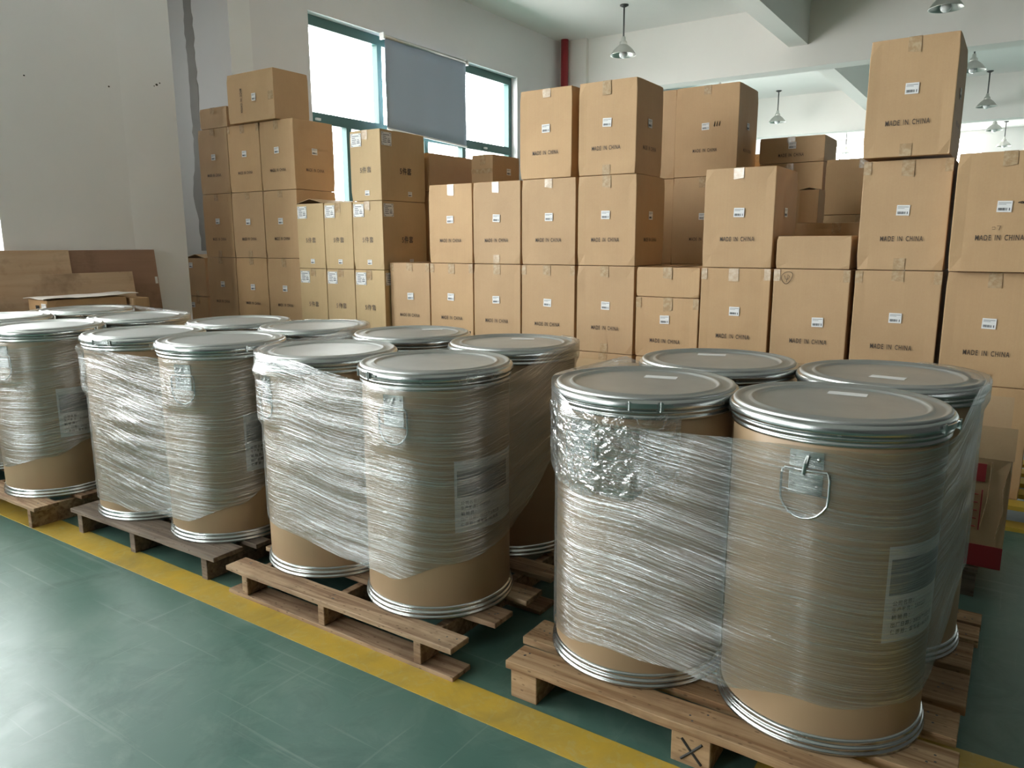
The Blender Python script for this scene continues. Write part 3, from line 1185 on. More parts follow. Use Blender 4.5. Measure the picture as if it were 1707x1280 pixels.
# tier 2
mk(*cs['t'], 2, 'pinkish-topped carton at the low end of the long row, before the dark open flap')
mk(*cs['u'], 2, 'paler pinkish-grey carton between the first golden one and the tall stacks', bottom_tape=True)
mk(*cs['v'], 2, 'middle carton of the first tall three-carton stack')
mk(*cs['x'], 2, 'middle carton of the second tall stack, a shadowed side towards the gap', sides=True)
mk(*cs['h'], 2, 'single bright carton standing proud before the shadowed cartons', sides=True, D=0.44)
seed += 1
carton(cs['i'][0] + 0.008, 3.95, ZB + 2 * (HM + 0.003), 0.35, DM, 0.160, 'squat ribbed carton on top of the circled-mark carton', seed, sticker=False, text=False, tape=False)
mk(*cs['j'], 2, 'middle carton of the tallest stack, brown tape patch at top centre', corner_tape=True, bottom_tape=True, H=0.498)
t = mk(*cs['k'], 2, 'greyish carton with black scribble beside its sticker at the right edge', w=3.90, text_mat='ink')
bm = bmesh.new()
tube(bm, [(0.052, -0.2025, 0.292), (0.066, -0.2025, 0.296), (0.082, -0.2025, 0.290), (0.060, -0.2025, 0.289), (0.080, -0.2025, 0.293)], 0.0022, 5)
tube(bm, [(-0.032, -0.2025, 0.190), (-0.022, -0.2025, 0.192), (-0.020, -0.2025, 0.182), (-0.030, -0.2025, 0.182)], 0.0009, 5)
tube(bm, [(-0.014, -0.2025, 0.196), (-0.002, -0.2025, 0.196), (-0.006, -0.2025, 0.178)], 0.0009, 5)
mobj('pen_mark', bm, M['black'], t)
# tier 3
mk(-2.593, -2.232, 3, 'topmost carton of the first tall stack, next to the window edge')
mk(-2.190, -1.826, 3, 'topmost carton of the second tall stack, taped top and bottom centre', sides=True, bottom_tape=True, D=0.36)
t = mk(-0.665, -0.308, 3, 'topmost carton of the tallest stack, reaching above the beam edge', w=3.90, sides=True, bottom_tape=True, D=0.46)

# second row, in the shade of the first
B2 = 'cartons of the second row in shade behind the front row'
H2 = 'kraft carton of the second row wholly behind the front row'


def big(u0, w0, z0, W, H, label, D=0.44, **kw):
    """cartons of the larger kind standing deeper in the store"""
    global seed
    seed += 1
    return carton(u0, w0, z0, W, D, H, label, seed, group=B2, **kw)


for (u0, w0) in ((-2.19, 5.40), (-2.665, 5.44)):
    big(u0, w0, 0.0, 0.46, 0.488, H2)
    big(u0, w0, 0.490, 0.46, 0.620, H2)
big(-2.665, 5.44, 1.112, 0.46, 0.620, H2)
big(-2.665, 5.44, 1.735, 0.46, 0.625, 'shadowed carton showing only a strip behind the second tall stack')
big(-2.19, 5.40, 1.112, 0.46, 0.620, 'shadowed lower carton of the pair between the tall stack and the bright carton')
t = big(-2.19, 5.40, 1.735, 0.46, 0.620, 'shadowed topmost carton with dark scribble beside its sticker, in the gap', sides=True)
bm = bmesh.new()
for k_ in range(3):
    x_ = 0.055 + 0.018 * k_
    tube(bm, [(x_, -0.2225, 0.340), (x_ + 0.008, -0.2225, 0.372), (x_ + 0.005, -0.2225, 0.336)], 0.0015, 5)
mobj('pen_mark', bm, M['black'], t)
big(-1.69, 5.80, 0.0, 0.455, 0.588, H2, D=0.40)
big(-1.69, 5.80, 0.590, 0.455, 0.620, H2, D=0.40)
big(-1.69, 5.80, 1.212, 0.455, 0.618, 'reddish shadowed carton below the squat marked one, behind the bright carton', D=0.40, sticker=False, text=False)
big(-1.69, 5.80, 1.833, 0.455, 0.180, 'squat shadowed carton marked MADE IN CHINA, highest behind the bright carton', D=0.40, sxy=(0.01, 0.70), tz=0.30)
big(-1.175, 5.60, 0.0, 0.46, 0.49, H2)
big(-1.175, 5.60, 0.492, 0.46, 0.50, H2)
big(-1.175, 5.60, 0.994, 0.46, 0.455, 'low shadowed carton under the plain dark one beside the tallest stack', sxy=(0.13, 0.80), text=False)
big(-1.175, 5.60, 1.452, 0.46, 0.365, 'plain dark carton with one sticker beside the tallest stack', sxy=(0.13, 0.30), text=False)
big(-1.16, 4.80, 0.0, 0.46, 0.56, H2, D=0.40)
big(-1.16, 4.80, 0.562, 0.46, 0.56, H2, D=0.40)
big(-1.16, 4.80, 1.124, 0.46, 0.256, 'scuffed brown carton in shade just above the squat ribbed one', D=0.40, sticker=False, text=False)
carton(-1.165, 4.86, 1.382, 0.115, 0.18, 0.195, 'small narrow carton with an open lid, tucked in the shaded gap', 901, group=B2, sticker=False, text=False, open_flap=True)
for tr in range(3):
    big(-2.05, 6.30, tr * 0.655, 0.38, 0.652, H2 if tr < 2 else 'lit carton edge peeking between the shadowed stacks', sticker=False, text=False, D=0.40)
# behind the 5件套 stack, with a raised dark flap
for tr in (0, 1, 2):
    seed += 1
    carton(-4.12, 4.40, ZB + tr * 0.508, 0.44, 0.86, 0.505, H2, seed, group=B2, sticker=False, text=False)
seed += 1
t = carton(-4.12, 4.40, ZB + 1.524, 0.44, 0.86, 0.275, 'long dark-sided carton with a lifted end flap behind the 5件套 stack', seed, group=B2, sticker=False, text=False)
for tr in range(3):
    seed += 1
    carton(-3.50, 4.68, tr * 0.553, 0.36, 0.42, 0.550, H2, seed, group=B2, sticker=False, text=False)
seed += 1
t = carton(-3.52, 4.70, ZB + 1.539, 0.195, 0.36, 0.255, 'small carton with a horizontal tape band, under the window corner', seed, group=B2, sticker=False, text=False)
bm = bmesh.new()
bx(bm, -0.098, 0.098, -0.1825, -0.1815, 0.12, 0.155)
mobj('tape_strip', bm, M['tape'], t)
put_mesh('shipping_sticker', sticker_mesh(0.054, 0.047), t, (0.0990, 0.03, 0.14), PI / 2)
for tr in range(3):
    seed += 1
    carton(-3.45, 5.20, tr * 0.575, 0.42, 0.40, 0.572, H2, seed, group=B2, sticker=False, text=False)
seed += 1
carton(-3.32, 5.22, ZB + 1.605, 0.29, 0.36, 0.20, 'small lit carton just behind the tape-banded one, by the first tall stack', seed, group=B2, sticker=False, text=False)

# ------------------------------------------------------------------ yellow pallets under the cartons
def yellow_pallet(u0, u1, w0, w1, label, mat):
    t = empty('pallet', ((u0 + u1) / 2, (w0 + w1) / 2, 0), 0, label, 'pallet', 'pallets under the stacked cartons')
    W, D = u1 - u0, w1 - w0
    nb = 5
    for i in range(nb):
        bm = bmesh.new()
        y = -D / 2 + (D - 0.1) * i / (nb - 1)
        bx(bm, -W / 2, W / 2, y, y + 0.1, 0.098, 0.118)
        mobj('deck_board', bm, mat, t)
    for i in range(3):
        bm = bmesh.new()
        x = -W / 2 + (W - 0.08) * i / 2
        bx(bm, x, x + 0.08, -D / 2 + 0.02, D / 2, 0.018, 0.098)
        mobj('stringer', bm, mat, t)
    for y in (-D / 2, D / 2 - 0.1):
        bm = bmesh.new()
        bx(bm, -W / 2, W / 2, y, y + 0.1, 0.0, 0.018)
        mobj('bottom_board', bm, mat, t)
    return t


yellow_pallet(-0.68, 0.42, 3.86, 4.75, 'yellow-painted pallet under the cartons at the right edge', M['yellow'])
yellow_pallet(-1.45, -0.69, 3.92, 4.70, 'pallet under the single bright carton, hidden behind the drums', M['wood'])
yellow_pallet(-2.60, -1.46, 3.92, 4.80, 'pallet under the two tall carton stacks, hidden behind the drums', M['wood'])
yellow_pallet(-3.67, -2.61, 3.92, 4.60, 'pallet under the low end of the long row, hidden behind the drums', M['wood'])
yellow_pallet(-4.60, -3.68, 3.92, 5.28, 'pallet under the 5件套 cartons, hidden behind the drums', M['wood'])
yellow_pallet(-6.28, -4.605, 3.92, 4.45, 'pallet under the window-side cartons, hidden behind the drums', M['wood'])
# cartons of the 5件套 block rest slightly higher: thin board
bm = bmesh.new()
bx(bm, -4.58, -3.70, 3.93, 4.35, 0.1185, 0.1345)
o = mobj('packing_board', bm, M['ply'])
o['label'] = 'thin board between pallet and 5件套 cartons, hidden behind the drums'
o['category'] = 'board'

# ------------------------------------------------------------------ pallets with drums
def wpallet(name_label, u0, u1, mat, tops, stringers, bottoms, rz=0.0, w_org=1.56, top_t=0.018, st_w=0.03, depth=1.09, block=False):
    """tops / bottoms: list of (w0, w1, du0, du1)"""
    t = empty('wooden_pallet', ((u0 + u1) / 2, w_org, 0), rz, name_label, 'pallet', 'wooden pallets under the wrapped drums')
    W = u1 - u0
    zt = 0.109
    zb = 0.016 if bottoms else 0.0
    rnd = random.Random(int(abs(u0) * 100))
    for (w0, w1, a, b) in tops:
        bm = bmesh.new()
        x0, x1 = -W / 2 + a, W / 2 + b
        vs, fs = bx(bm, x0, x1, w0 - w_org, w1 - w_org, zt - top_t, zt)
        bmesh.ops.bevel(bm, geom=bm.edges[:], offset=0.0018, segments=1, affect='EDGES')
        bmesh.ops.subdivide_edges(bm, edges=[e for e in bm.edges if e.calc_length() > 0.5], cuts=24)
        of = Vector((rnd.uniform(0, 90), 0, 0))
        for v in bm.verts:
            n_ = noise.noise(Vector((v.co.x * 6, v.co.y * 3, 0)) + of)
            v.co.y += 0.003 * n_
            if v.co.z < zt - top_t / 2:
                v.co.z += 0.0015 * n_
        if block:      # nail holes near the ends
            pass
        bd = mobj('deck_board', bm, mat, t)
        bm = bmesh.new()
        for x in (x0 + 0.045, 0.0, x1 - 0.045):
            for k_ in range(3):
                cx, cy = x + rnd.uniform(-0.025, 0.025), (w0 + w1) / 2 - w_org + rnd.uniform(-0.025, 0.025)
                ring = [bm.verts.new((cx + 0.0032 * math.cos(a_), cy + 0.0032 * math.sin(a_), zt + 0.0004)) for a_ in [j * PI / 4 for j in range(8)]]
                bm.faces.new(ring)
        mobj('nail_head', bm, M['iron'], bd)
    for (x, wd_) in stringers:
        if block:
            for (w0, w1) in ((0.005, 0.11), (depth / 2 - 0.05, depth / 2 + 0.05), (depth - 0.11, depth - 0.005)):
                bm = bmesh.new()
                bx(bm, x - u0 - W / 2, x - u0 - W / 2 + wd_, w0, w1, zb, zt - top_t - 0.0005)
                bevel_all(bm, 0.002)
                mobj('block', bm, mat, t)
        else:
            bm = bmesh.new()
            bx(bm, x - u0 - W / 2, x - u0 - W / 2 + wd_, 0.008, depth - 0.008, zb, zt - top_t - 0.0005)
            bevel_all(bm, 0.002)
            mobj('stringer', bm, mat, t)
    for (w0, w1, a, b) in bottoms:
        bm = bmesh.new()
        bx(bm, -W / 2 + a, W / 2 + b, w0 - w_org, w1 - w_org, 0.0, 0.0155)
        bevel_all(bm, 0.0015)
        mobj('bottom_board', bm, mat, t)
    return t


# A : thick block pallet nearest the camera
tA = wpallet('light wooden block pallet nearest the camera, X marked on a block', -1.10, -0.004, M['wood'],
             [(1.600, 1.700, 0, 0), (1.735, 1.860, -0.03, 0), (1.905, 2.03, -0.02, -0.01), (2.06, 2.235, 0, 0.0), (2.27, 2.43, 0, 0.0), (2.455, 2.555, -0.01, 0.01), (2.572, 2.655, 0, 0.012)],
             [(-1.085, 0.085), (-0.605, 0.10), (-0.105, 0.085)], [], w_org=1.60, depth=1.055, top_t=0.024, block=True)
bm = bmesh.new()
for s in (-1, 1):
    tube(bm, [(-s * 0.026, 0, 0.014), (0, 0, 0.041), (s * 0.026, 0, 0.070)], 0.0035, 6)
o = mobj('pen_mark', bm, M['black'], tA, loc=(0.0, 0.0045, 0), label='black X mark')
# B : stringer pallet with bottom boards
wpallet('reddish-brown stringer pallet with bottom boards, second along the yellow line', -2.315, -1.262, M['wood_red'],
        [(1.556, 1.644, 0, 0), (1.75, 1.85, -0.02, 0.02), (1.93, 2.03, 0, 0.02), (2.12, 2.22, 0, 0.0), (2.32, 2.42, 0, 0.0), (2.58, 2.68, 0, 0.0)],
        [(-2.235, 0.03), (-1.835, 0.03), (-1.415, 0.03)], [(1.562, 1.65, 0, 0), (2.05, 2.15, 0, 0), (2.59, 2.68, 0, 0)], w_org=1.556, depth=1.12)
wpallet('dark weathered pallet on thin legs, third along the yellow line', -3.42, -2.405, M['wood_old'],
        [(1.558, 1.69, 0, 0), (1.73, 1.80, -0.005, 0.03), (1.86, 1.98, 0, 0.02), (2.08, 2.20, 0, 0), (2.28, 2.40, 0, 0), (2.50, 2.62, 0, 0)],
        [(-3.385, 0.035), (-2.98, 0.035), (-2.50, 0.035)], [], w_org=1.56, rz=R(1.2), depth=1.05)
wpallet('brown pallet at the far end of the yellow line, cut by the photo edge', -4.80, -3.548, M['wood_red'],
        [(1.453, 1.56, 0, 0), (1.66, 1.76, 0, 0), (1.86, 1.96, 0, 0), (2.08, 2.18, 0, 0), (2.30, 2.40, 0, 0), (2.50, 2.60, 0, 0)],
        [(-4.75, 0.03), (-4.20, 0.03), (-3.635, 0.03)], [], w_org=1.453, depth=1.14)


# ------------------------------------------------------------------ drums
RB = 0.239      # fibre body radius
HD = 0.785
ND = 96


def arc_pt(r, a, z):
    return Vector((r * math.cos(a), r * math.sin(a), z))


def drum_proto():
    t = empty('fibre_drum', (0, 0, 0))
    bm = bmesh.new()
    revolve(bm, [(RB - 0.002, 0.030), (RB, 0.034), (RB, HD - 0.05), (RB - 0.002, HD - 0.046)], ND)
    mobj('drum_body', bm, M['drum'], t, True)
    bm = bmesh.new()
    revolve(bm, [(0.0, 0.004), (0.235, 0.004), (0.236, 0.0), (0.2485, 0.0), (0.2505, 0.003), (0.2495, 0.0085), (0.2455, 0.0105), (0.2455, 0.0125),
                 (0.2485, 0.0155), (0.2490, 0.0200), (0.2455, 0.0235), (0.2430, 0.0250), (0.2440, 0.0290), (0.2445, 0.0340), (0.2425, 0.0375), (RB, 0.0390)], ND)
    mobj('bottom_chime', bm, M['steel'], t, True)
    bm = bmesh.new()
    z = HD
    revolve(bm, [(RB, z - 0.060), (0.2425, z - 0.0585), (0.2455, z - 0.0555), (0.2455, z - 0.0515), (0.2425, z - 0.0485), (0.2420, z - 0.0460), (0.2470, z - 0.0430),
                 (0.2490, z - 0.0390), (0.2475, z - 0.0350), (0.2430, z - 0.0330), (0.2425, z - 0.028)], ND)
    mobj('top_band', bm, M['steel'], t, True)
    bm = bmesh.new()
    revolve(bm, [(0.2425, z - 0.0315), (0.2490, z - 0.0315), (0.2535, z - 0.0285), (0.2545, z - 0.0225), (0.2530, z - 0.0150), (0.2500, z - 0.0090), (0.2440, z - 0.0068), (0.2415, z - 0.0068)], ND)
    ringo = mobj('locking_ring', bm, M['steel'], t, True)
    # latch, at angle 0 of the ring
    bm = bmesh.new()

    def arcbox(a0, a1, r0, r1, z0, z1, n=8):
        prev = None
        for i in range(n + 1):
            a_ = a0 + (a1 - a0) * i / n
            q_ = [bm.verts.new(arc_pt(r, a_, zz)) for (r, zz) in ((r0, z0), (r1, z0), (r1, z1), (r0, z1))]
            if prev:
                for k_ in range(4):
                    bm.faces.new((prev[k_], q_[k_], q_[(k_ + 1) % 4], prev[(k_ + 1) % 4]))
            else:
                bm.faces.new(q_[::-1])
            prev = q_
        bm.faces.new(prev)
    arcbox(R(-9), R(5), 0.2545, 0.2585, z - 0.026, z - 0.014)
    arcbox(R(5.5), R(8.5), 0.2545, 0.2625, z - 0.030, z - 0.011)
    arcbox(R(8.5), R(14), 0.2545, 0.2570, z - 0.024, z - 0.016)
    arcbox(R(-11), R(-9), 0.2545, 0.2600, z - 0.029, z - 0.012)
    tube(bm, [arc_pt(0.2610, R(7), z - 0.034), arc_pt(0.2610, R(7), z - 0.008)], 0.0030, 8)
    tube(bm, [arc_pt(0.2590, R(-10), z - 0.032), arc_pt(0.2590, R(-10), z - 0.009)], 0.0028, 8)
    mobj('latch', bm, M['steel'], ringo, False)
    bm = bmesh.new()
    revolve(bm, [(0.2425, z - 0.010), (0.2435, z - 0.004), (0.2410, z - 0.0005), (0.2370, z), (0.2325, z - 0.0015), (0.2290, z - 0.0050), (0.2240, z - 0.0055), (0.2090, z - 0.0055),
                 (0.2060, z - 0.0040), (0.2020, z - 0.0012), (0.1985, z - 0.0012), (0.1955, z - 0.0040), (0.1925, z - 0.0075), (0.1880, z - 0.0080), (0.10, z - 0.0074), (0.0, z - 0.0070)][::-1], ND)
    mobj('lid', bm, M['lidsteel'], t, True)
    # two handles
    for a0, nm in ((0.0, 'handle'), (PI, 'handle')):
        bm = bmesh.new()
        hz = 0.690
        # upper bracket
        n_ = 6
        for (da, z0, z1, rr) in ((0.150, hz - 0.018, hz + 0.020, RB + 0.0035), (0.150, hz - 0.078, hz - 0.030, RB + 0.0030)):
            pr = None
            for i in range(n_ + 1):
                a_ = a0 - da + 2 * da * i / n_
                q_ = [bm.verts.new(arc_pt(r, a_, zz)) for (r, zz) in ((RB, z0), (rr, z0), (rr, z1), (RB, z1))]
                if pr:
                    for k_ in range(4):
                        bm.faces.new((pr[k_], q_[k_], q_[(k_ + 1) % 4], pr[(k_ + 1) % 4]))
                else:
                    bm.faces.new(q_[::-1])
                pr = q_
            bm.faces.new(pr)
        # hook that holds the loop
        tube(bm, [arc_pt(RB + 0.004, a0 + 0.02, hz + 0.010), arc_pt(RB + 0.012, a0, hz - 0.006), arc_pt(RB + 0.012, a0 - 0.01, hz - 0.028), arc_pt(RB + 0.003, a0, hz - 0.036)], 0.005, 8)
        bra = mobj('handle_bracket', bm, M['steel'], t, False)
        bm = bmesh.new()
        for da in (-0.11, 0.11):
            for zz in (hz + 0.004, hz - 0.058):
                c_ = arc_pt(RB + 0.0040, a0 + da, zz)
                d_ = arc_pt(RB + 0.0075, a0 + da, zz)
                tube(bm, [c_, (c_ + d_) / 2, d_], 0.0042, 10)
        mobj('rivet', bm, M['steel'], bra, True)
        bm = bmesh.new()
        pts = []
        hw, top, bot = 0.050 / RB, hz - 0.022, hz - 0.132
        for (aa, zz) in [(-hw * 0.86, top), (-hw * 0.3, top), (hw * 0.3, top), (hw * 0.86, top)]:
            pts.append((aa, zz))
        pts += [(hw * 0.97, top - 0.006), (hw, top - 0.016), (hw, top - 0.035), (hw, top - 0.060)]
        for k_ in range(1, 10):
            th = PI * k_ / 10
            pts.append((hw * math.cos(th), bot + 0.050 - 0.050 * math.sin(th)))
        pts += [(-hw, top - 0.060), (-hw, top - 0.035), (-hw, top - 0.016), (-hw * 0.97, top - 0.006)]
        tube(bm, [arc_pt(RB + 0.0085, a0 + aa, zz) for (aa, zz) in pts], 0.0032, 8, True)
        tube(bm, [arc_pt(RB + 0.007, a0 - hw, hz - 0.072), arc_pt(RB + 0.007, a0 + hw, hz - 0.078)], 0.0022, 6)
        mobj('handle', bm, M['steel'], t, True)
    return t


def bend(me, ang, r):
    """wrap a flat XZ mesh (facing -Y) round the drum, x measured along the arc from angle ang"""
    for v in me.vertices:
        a_ = ang + v.co.x / r
        rr = r - v.co.y
        z_ = v.co.z
        v.co = (rr * math.cos(a_), rr * math.sin(a_), z_)


def drum_label(t, ang):
    """white paper label with printed lines; ang = angle of its centre"""
    w, h = 0.270, 0.228
    zc = 0.392
    bm = bmesh.new()
    n_ = 18
    rr = RB + 0.0012

    def sheet(x0, x1, z0, z1, off, mi):
        k_ = max(2, int(n_ * (x1 - x0) / w) + 1)
        pr = None
        for i in range(k_ + 1):
            a_ = ang + (x0 + (x1 - x0) * i / k_) / RB
            q_ = (bm.verts.new(arc_pt(rr + off, a_, zc + z0)), bm.verts.new(arc_pt(rr + off, a_, zc + z1)))
            if pr:
                f = bm.faces.new((pr[0], q_[0], q_[1], pr[1]))
                f.material_index = mi
            pr = q_
    sheet(-w / 2, w / 2, -h / 2, h / 2, 0, 0)
    sheet(-w / 2 + 0.008, w / 2 - 0.045, h / 2 - 0.115, h / 2 - 0.030, 0.0004, 1)
    lab = mobj('paper_label', bm, [M['paper'], M['paper_grey']], t, True)
    lines = [('公司名称：', 0.062, -0.008), ('生产批次：250227', 0.110, -0.024), ('检验员：', 0.052, -0.042),
             ('出厂日期：2025年3月2日', 0.150, -0.060), ('保质期：拆封后180天内', 0.145, -0.077)]
    for (s_, wd_, z_) in lines:
        me = text_mesh(s_, wd_, 0.022, 1.0, 0.0125).copy()
        for v in me.vertices:
            v.co.x += -w / 2 + 0.018 + wd_ / 2
            v.co.z += zc + z_ - 0.012
        bend(me, ang, rr + 0.0008)
        me.materials.clear()
        me.materials.append(M['paper_ink'])
        link(bpy.data.objects.new('printed_text', me), lab)


def lid_slip(t, x, y, w, h, rz):
    bm = bmesh.new()
    bx(bm, -w / 2, w / 2, -h / 2, h / 2, 0, 0.0006)
    o = mobj('paper_slip', bm, M['paper'], t, loc=(x, y, HD - 0.0068))
    o.rotation_euler = (0, 0, rz)


def cam_ang(u, w):
    return math.atan2(-w, -u)


# name: u, w, handle offset (deg from the camera-facing direction, + = to the right), latch offset, label?, slip (dx,dy in camera frame), text
DR = {
 'A1': (-0.335, 1.914, -13, 66, True, (0.02, 0.115), 'nearest fibre drum, bare steel D-handle facing front, white slip on lid'),
 'A2': (-0.835, 1.903, -42, 2, False, (0.045, 0.085), 'drum on the nearest pallet with its lid latch in front and crumpled film below'),
 'A3': (-0.798, 2.398, 100, 78, False, (-0.02, 0.12), 'drum at the back of the nearest pallet, lid slip near its far rim'),
 'A4': (-0.292, 2.409, 120, 150, False, (0.0, -0.06), 'drum behind the nearest one, film gathered over its lid edge by the red-printed carton'),
 'B1': (-1.557, 1.871, -33, -59, True, None, 'front drum of the second pallet with a printed white label at mid height'),
 'B2': (-2.073, 1.880, -64, -120, False, None, 'drum with brightly gleaming lid and film pulled over its edge, second pallet'),
 'B3': (-2.156, 2.436, 150, 110, False, (0.09, 0.12), 'back drum of the second pallet with a faint slip on its lid'),
 'B4': (-1.613, 2.408, 160, 170, False, (0.04, 0.11), 'drum of the second pallet nearest the crumpled-film corner of the first'),
 'C1': (-2.670, 1.858, -38, 30, True, None, 'front drum of the third pallet, handle under film beside the bright white wrap'),
 'C2': (-3.166, 1.821, -100, -38, False, None, 'drum of the third pallet with its lid latch over a bright white band of film'),
 'C3': (-3.225, 2.353, 140, 120, False, None, 'back drum of the third pallet, lid seen in front of the MADE IN CHINA cartons'),
 'C4': (-2.725, 2.394, 170, 160, False, None, 'drum of the third pallet with film bunched over its lid, before the 5件套 cartons'),
 'D1': (-3.840, 1.726, -50, 62, True, None, 'front drum of the farthest pallet, tilted white label near its edge'),
 'D2': (-4.514, 1.799, -90, 90, False, None, 'drum at the photo edge on the farthest pallet'),
 'D3': (-4.587, 2.298, 120, 180, False, None, 'backmost drum of the farthest pallet, before the flap-topped carton'),
 'D4': (-3.901, 2.220, 150, 150, False, None, 'drum of the farthest pallet seen before the wall edge'),
}
dp = drum_proto()
dkm = kid_map(dp)
DRUM = {}
first = True
HANDLES = []
for kx, (u_, w_, ho, lo, lab_, slip, text) in DR.items():
    o = dp if first else copy_tree(dp, dkm)
    first = False
    ca = cam_ang(u_, w_)
    rz = ca + R(ho)
    o.location = (u_, w_, 0.1095)
    o.rotation_euler = (0, 0, rz)
    o['label'] = text
    o['category'] = 'drum'
    o['group'] = 'fibre drums on the pallets'
    for ch in children(o):
        if ch.name.startswith('locking_ring'):
            ch.rotation_euler = (0, 0, R(lo - ho))
    if kx[1] in '12' and kx != 'A1':
        HANDLES.append((u_ + 0.25 * math.cos(rz), w_ + 0.25 * math.sin(rz)))
    DRUM[kx] = (o, rz, lab_, slip, ca)
for kx, (o, rz, lab_, slip, ca) in DRUM.items():
    if lab_:
        drum_label(o, R({'A1': 77, 'B1': 77, 'C1': 84, 'D1': 84}[kx]))
    if slip:
        # camera-frame offset -> drum frame
        right = Vector((math.cos(ca + PI / 2), math.sin(ca + PI / 2)))
        away = Vector((-math.cos(ca), -math.sin(ca)))
        p = right * slip[0] + away * slip[1]
        c_, s_ = math.cos(-rz), math.sin(-rz)
        lid_slip(o, p.x * c_ - p.y * s_, p.x * s_ + p.y * c_, 0.092, 0.040, ca + PI / 2 - rz + R({'A1': -7, 'A2': -10, 'A3': -3, 'A4': -12}.get(kx, -5)))


# ------------------------------------------------------------------ stretch film
def hull(cs_, r):
    """closed path round four equal circles given front-left, front-right, back-right, back-left; returns list of (x, y, nx, ny, key) key in [0,8): even part = arc, odd = straight"""
    out = []
    m = len(cs_)
    norms = []
    for i in range(m):
        a, b = Vector(cs_[i]), Vector(cs_[(i + 1) % m])
        d = (b - a).normalized()
        norms.append(Vector((d.y, -d.x)))
    for i in range(m):
        n0 = norms[i - 1]
        n1 = norms[i]
        a0 = math.atan2(n0.y, n0.x)
        a1 = math.atan2(n1.y, n1.x)
        while a1 < a0:
            a1 += 2 * PI
        k_ = 34
        for j in range(k_):
            a_ = a0 + (a1 - a0) * j / k_
            out.append((cs_[i][0] + r * math.cos(a_), cs_[i][1] + r * math.sin(a_), math.cos(a_), math.sin(a_), 2 * i + j / k_))
        p0 = Vector(cs_[i]) + n1 * r
        p1 = Vector(cs_[(i + 1) % m]) + n1 * r
        k_ = 36
        for j in range(k_):
            p = p0.lerp(p1, j / k_)
            out.append((p.x, p.y, n1.x, n1.y, 2 * i + 1 + j / k_))
    return out


def interp(keys, x, period=8.0):
    ks = sorted(keys)
    ks = ks + [(ks[0][0] + period, ks[0][1])]
    if x < ks[0][0]:
        x += period
    for (a, va), (b, vb) in zip(ks, ks[1:]):
        if a <= x <= b:
            t_ = (x - a) / (b - a)
            t_ = t_ * t_ * (3 - 2 * t_)
            return va + (vb - va) * t_
    return ks[-1][1]


ZLID = 0.1095 + HD


def film(label, cs_, top, bot, seed, mat, flow, r=0.2575):
    t = empty('stretch_wrap', (sum(c[0] for c in cs_) / 4, sum(c[1] for c in cs_) / 4, 0.112), 0, label, 'stretch wrap', 'stretch film wrapped round the drums')
    org = t.location
    path = hull(cs_, r)
    off = Vector((seed * 13.1, seed * 5.7, 0))
    bm = bmesh.new()
    uvl = bm.loops.layers.uv.new('UVMap')
    NZ = 70
    cols = []
    fls = []
    s = 0.0
    ss = []
    prev = None
    for (x, y, nx, ny, key) in path + [path[0]]:
        if prev:
            s += math.hypot(x - prev[0], y - prev[1])
        prev = (x, y)
        ss.append(s)
    for idx, (x, y, nx, ny, key) in enumerate(path):
        zt = interp(top, key) + 0.006 * noise.noise(Vector((ss[idx] * 9, seed, 0)))
        zb = interp(bot, key) + 0.012 * noise.noise(Vector((ss[idx] * 6, seed + 5, 0)))
        straight = int(key) % 2 == 1
        fl = 0.4 * interp(flow, key)
        fr = key - int(key)
        col_ = []
        for j in range(NZ + 1):
            z = zb + (zt - zb) * j / NZ
            inw = 0.0
            zz = z
            if z > ZLID + 0.003:
                inw = (z - ZLID - 0.003)
                zz = ZLID + 0.003
                if straight:
                    inw *= 0.2
            n1 = noise.noise(Vector((ss[idx] * 3, z * 22, 0)) + off)
            n2 = noise.noise(Vector((ss[idx] * 1.5, z * 5, 3)) + off)
            d = 0.0
            if straight:
                env = math.sin(PI * fr)
                d = env * (0.006 * n1 + 0.014 * n2 - 0.004)
            else:
                d = 0.0012 * (n1 + 1)
            # near the lid the film clings to the locking ring; lower it falls back towards the body
            cling = -0.012 * min(1.0, max(0.0, (ZLID - 0.055 - zz) / 0.03)) * (0.0 if straight else 1.0)
            if zz < 0.175:
                cling *= max(0.0, (zz - 0.145) / 0.03)
            for (hx, hy) in HANDLES:
                dd = math.hypot(x - hx, y - hy)
                if dd < 0.10 and 0.63 < zz < 0.86:
                    k_ = max(0, 1 - dd / 0.10)
                    kz = min(1, (zz - 0.63) / 0.03, (0.86 - zz) / 0.03)
                    d += 0.016 * min(1, k_ * 2.2) * max(0, kz)
            if straight:
                cl2 = -0.012 * (1 - math.sin(PI * fr)) ** 1
                cling = cl2 * min(1.0, max(0.0, (ZLID - 0.055 - zz) / 0.03))
                if zz < 0.175:
                    cling *= max(0.0, (zz - 0.145) / 0.03)
            rr = d + cling - inw
            if inw > 0:
                zz += 0.003 * abs(noise.noise(Vector((x * 60, y * 60, seed))))
            col_.append((bm.verts.new((x + nx * rr - org.x, y + ny * rr - org.y, zz - org.z)), z))
        cols.append(col_)
        fls.append(fl)
    n = len(cols)
    for i in range(n):
        a, b = cols[i], cols[(i + 1) % n]
        s0, s1 = ss[i], ss[i + 1]
        for j in range(NZ):
            f = bm.faces.new((a[j][0], b[j][0], b[j + 1][0], a[j + 1][0]))
            for lp_, (su, sv) in zip(f.loops, ((s0, a[j][1] - fls[i]), (s1, b[j][1] - fls[(i + 1) % n]), (s1, b[j + 1][1] - fls[(i + 1) % n]), (s0, a[j + 1][1] - fls[i]))):
                lp_[uvl].uv = (su + seed * 3.7, sv)
    o = mobj('film_sheet', bm, mat, t, True)
    return t


def P4(k):
    return [DR[k + i][:2] for i in ('2', '1', '4', '3')]


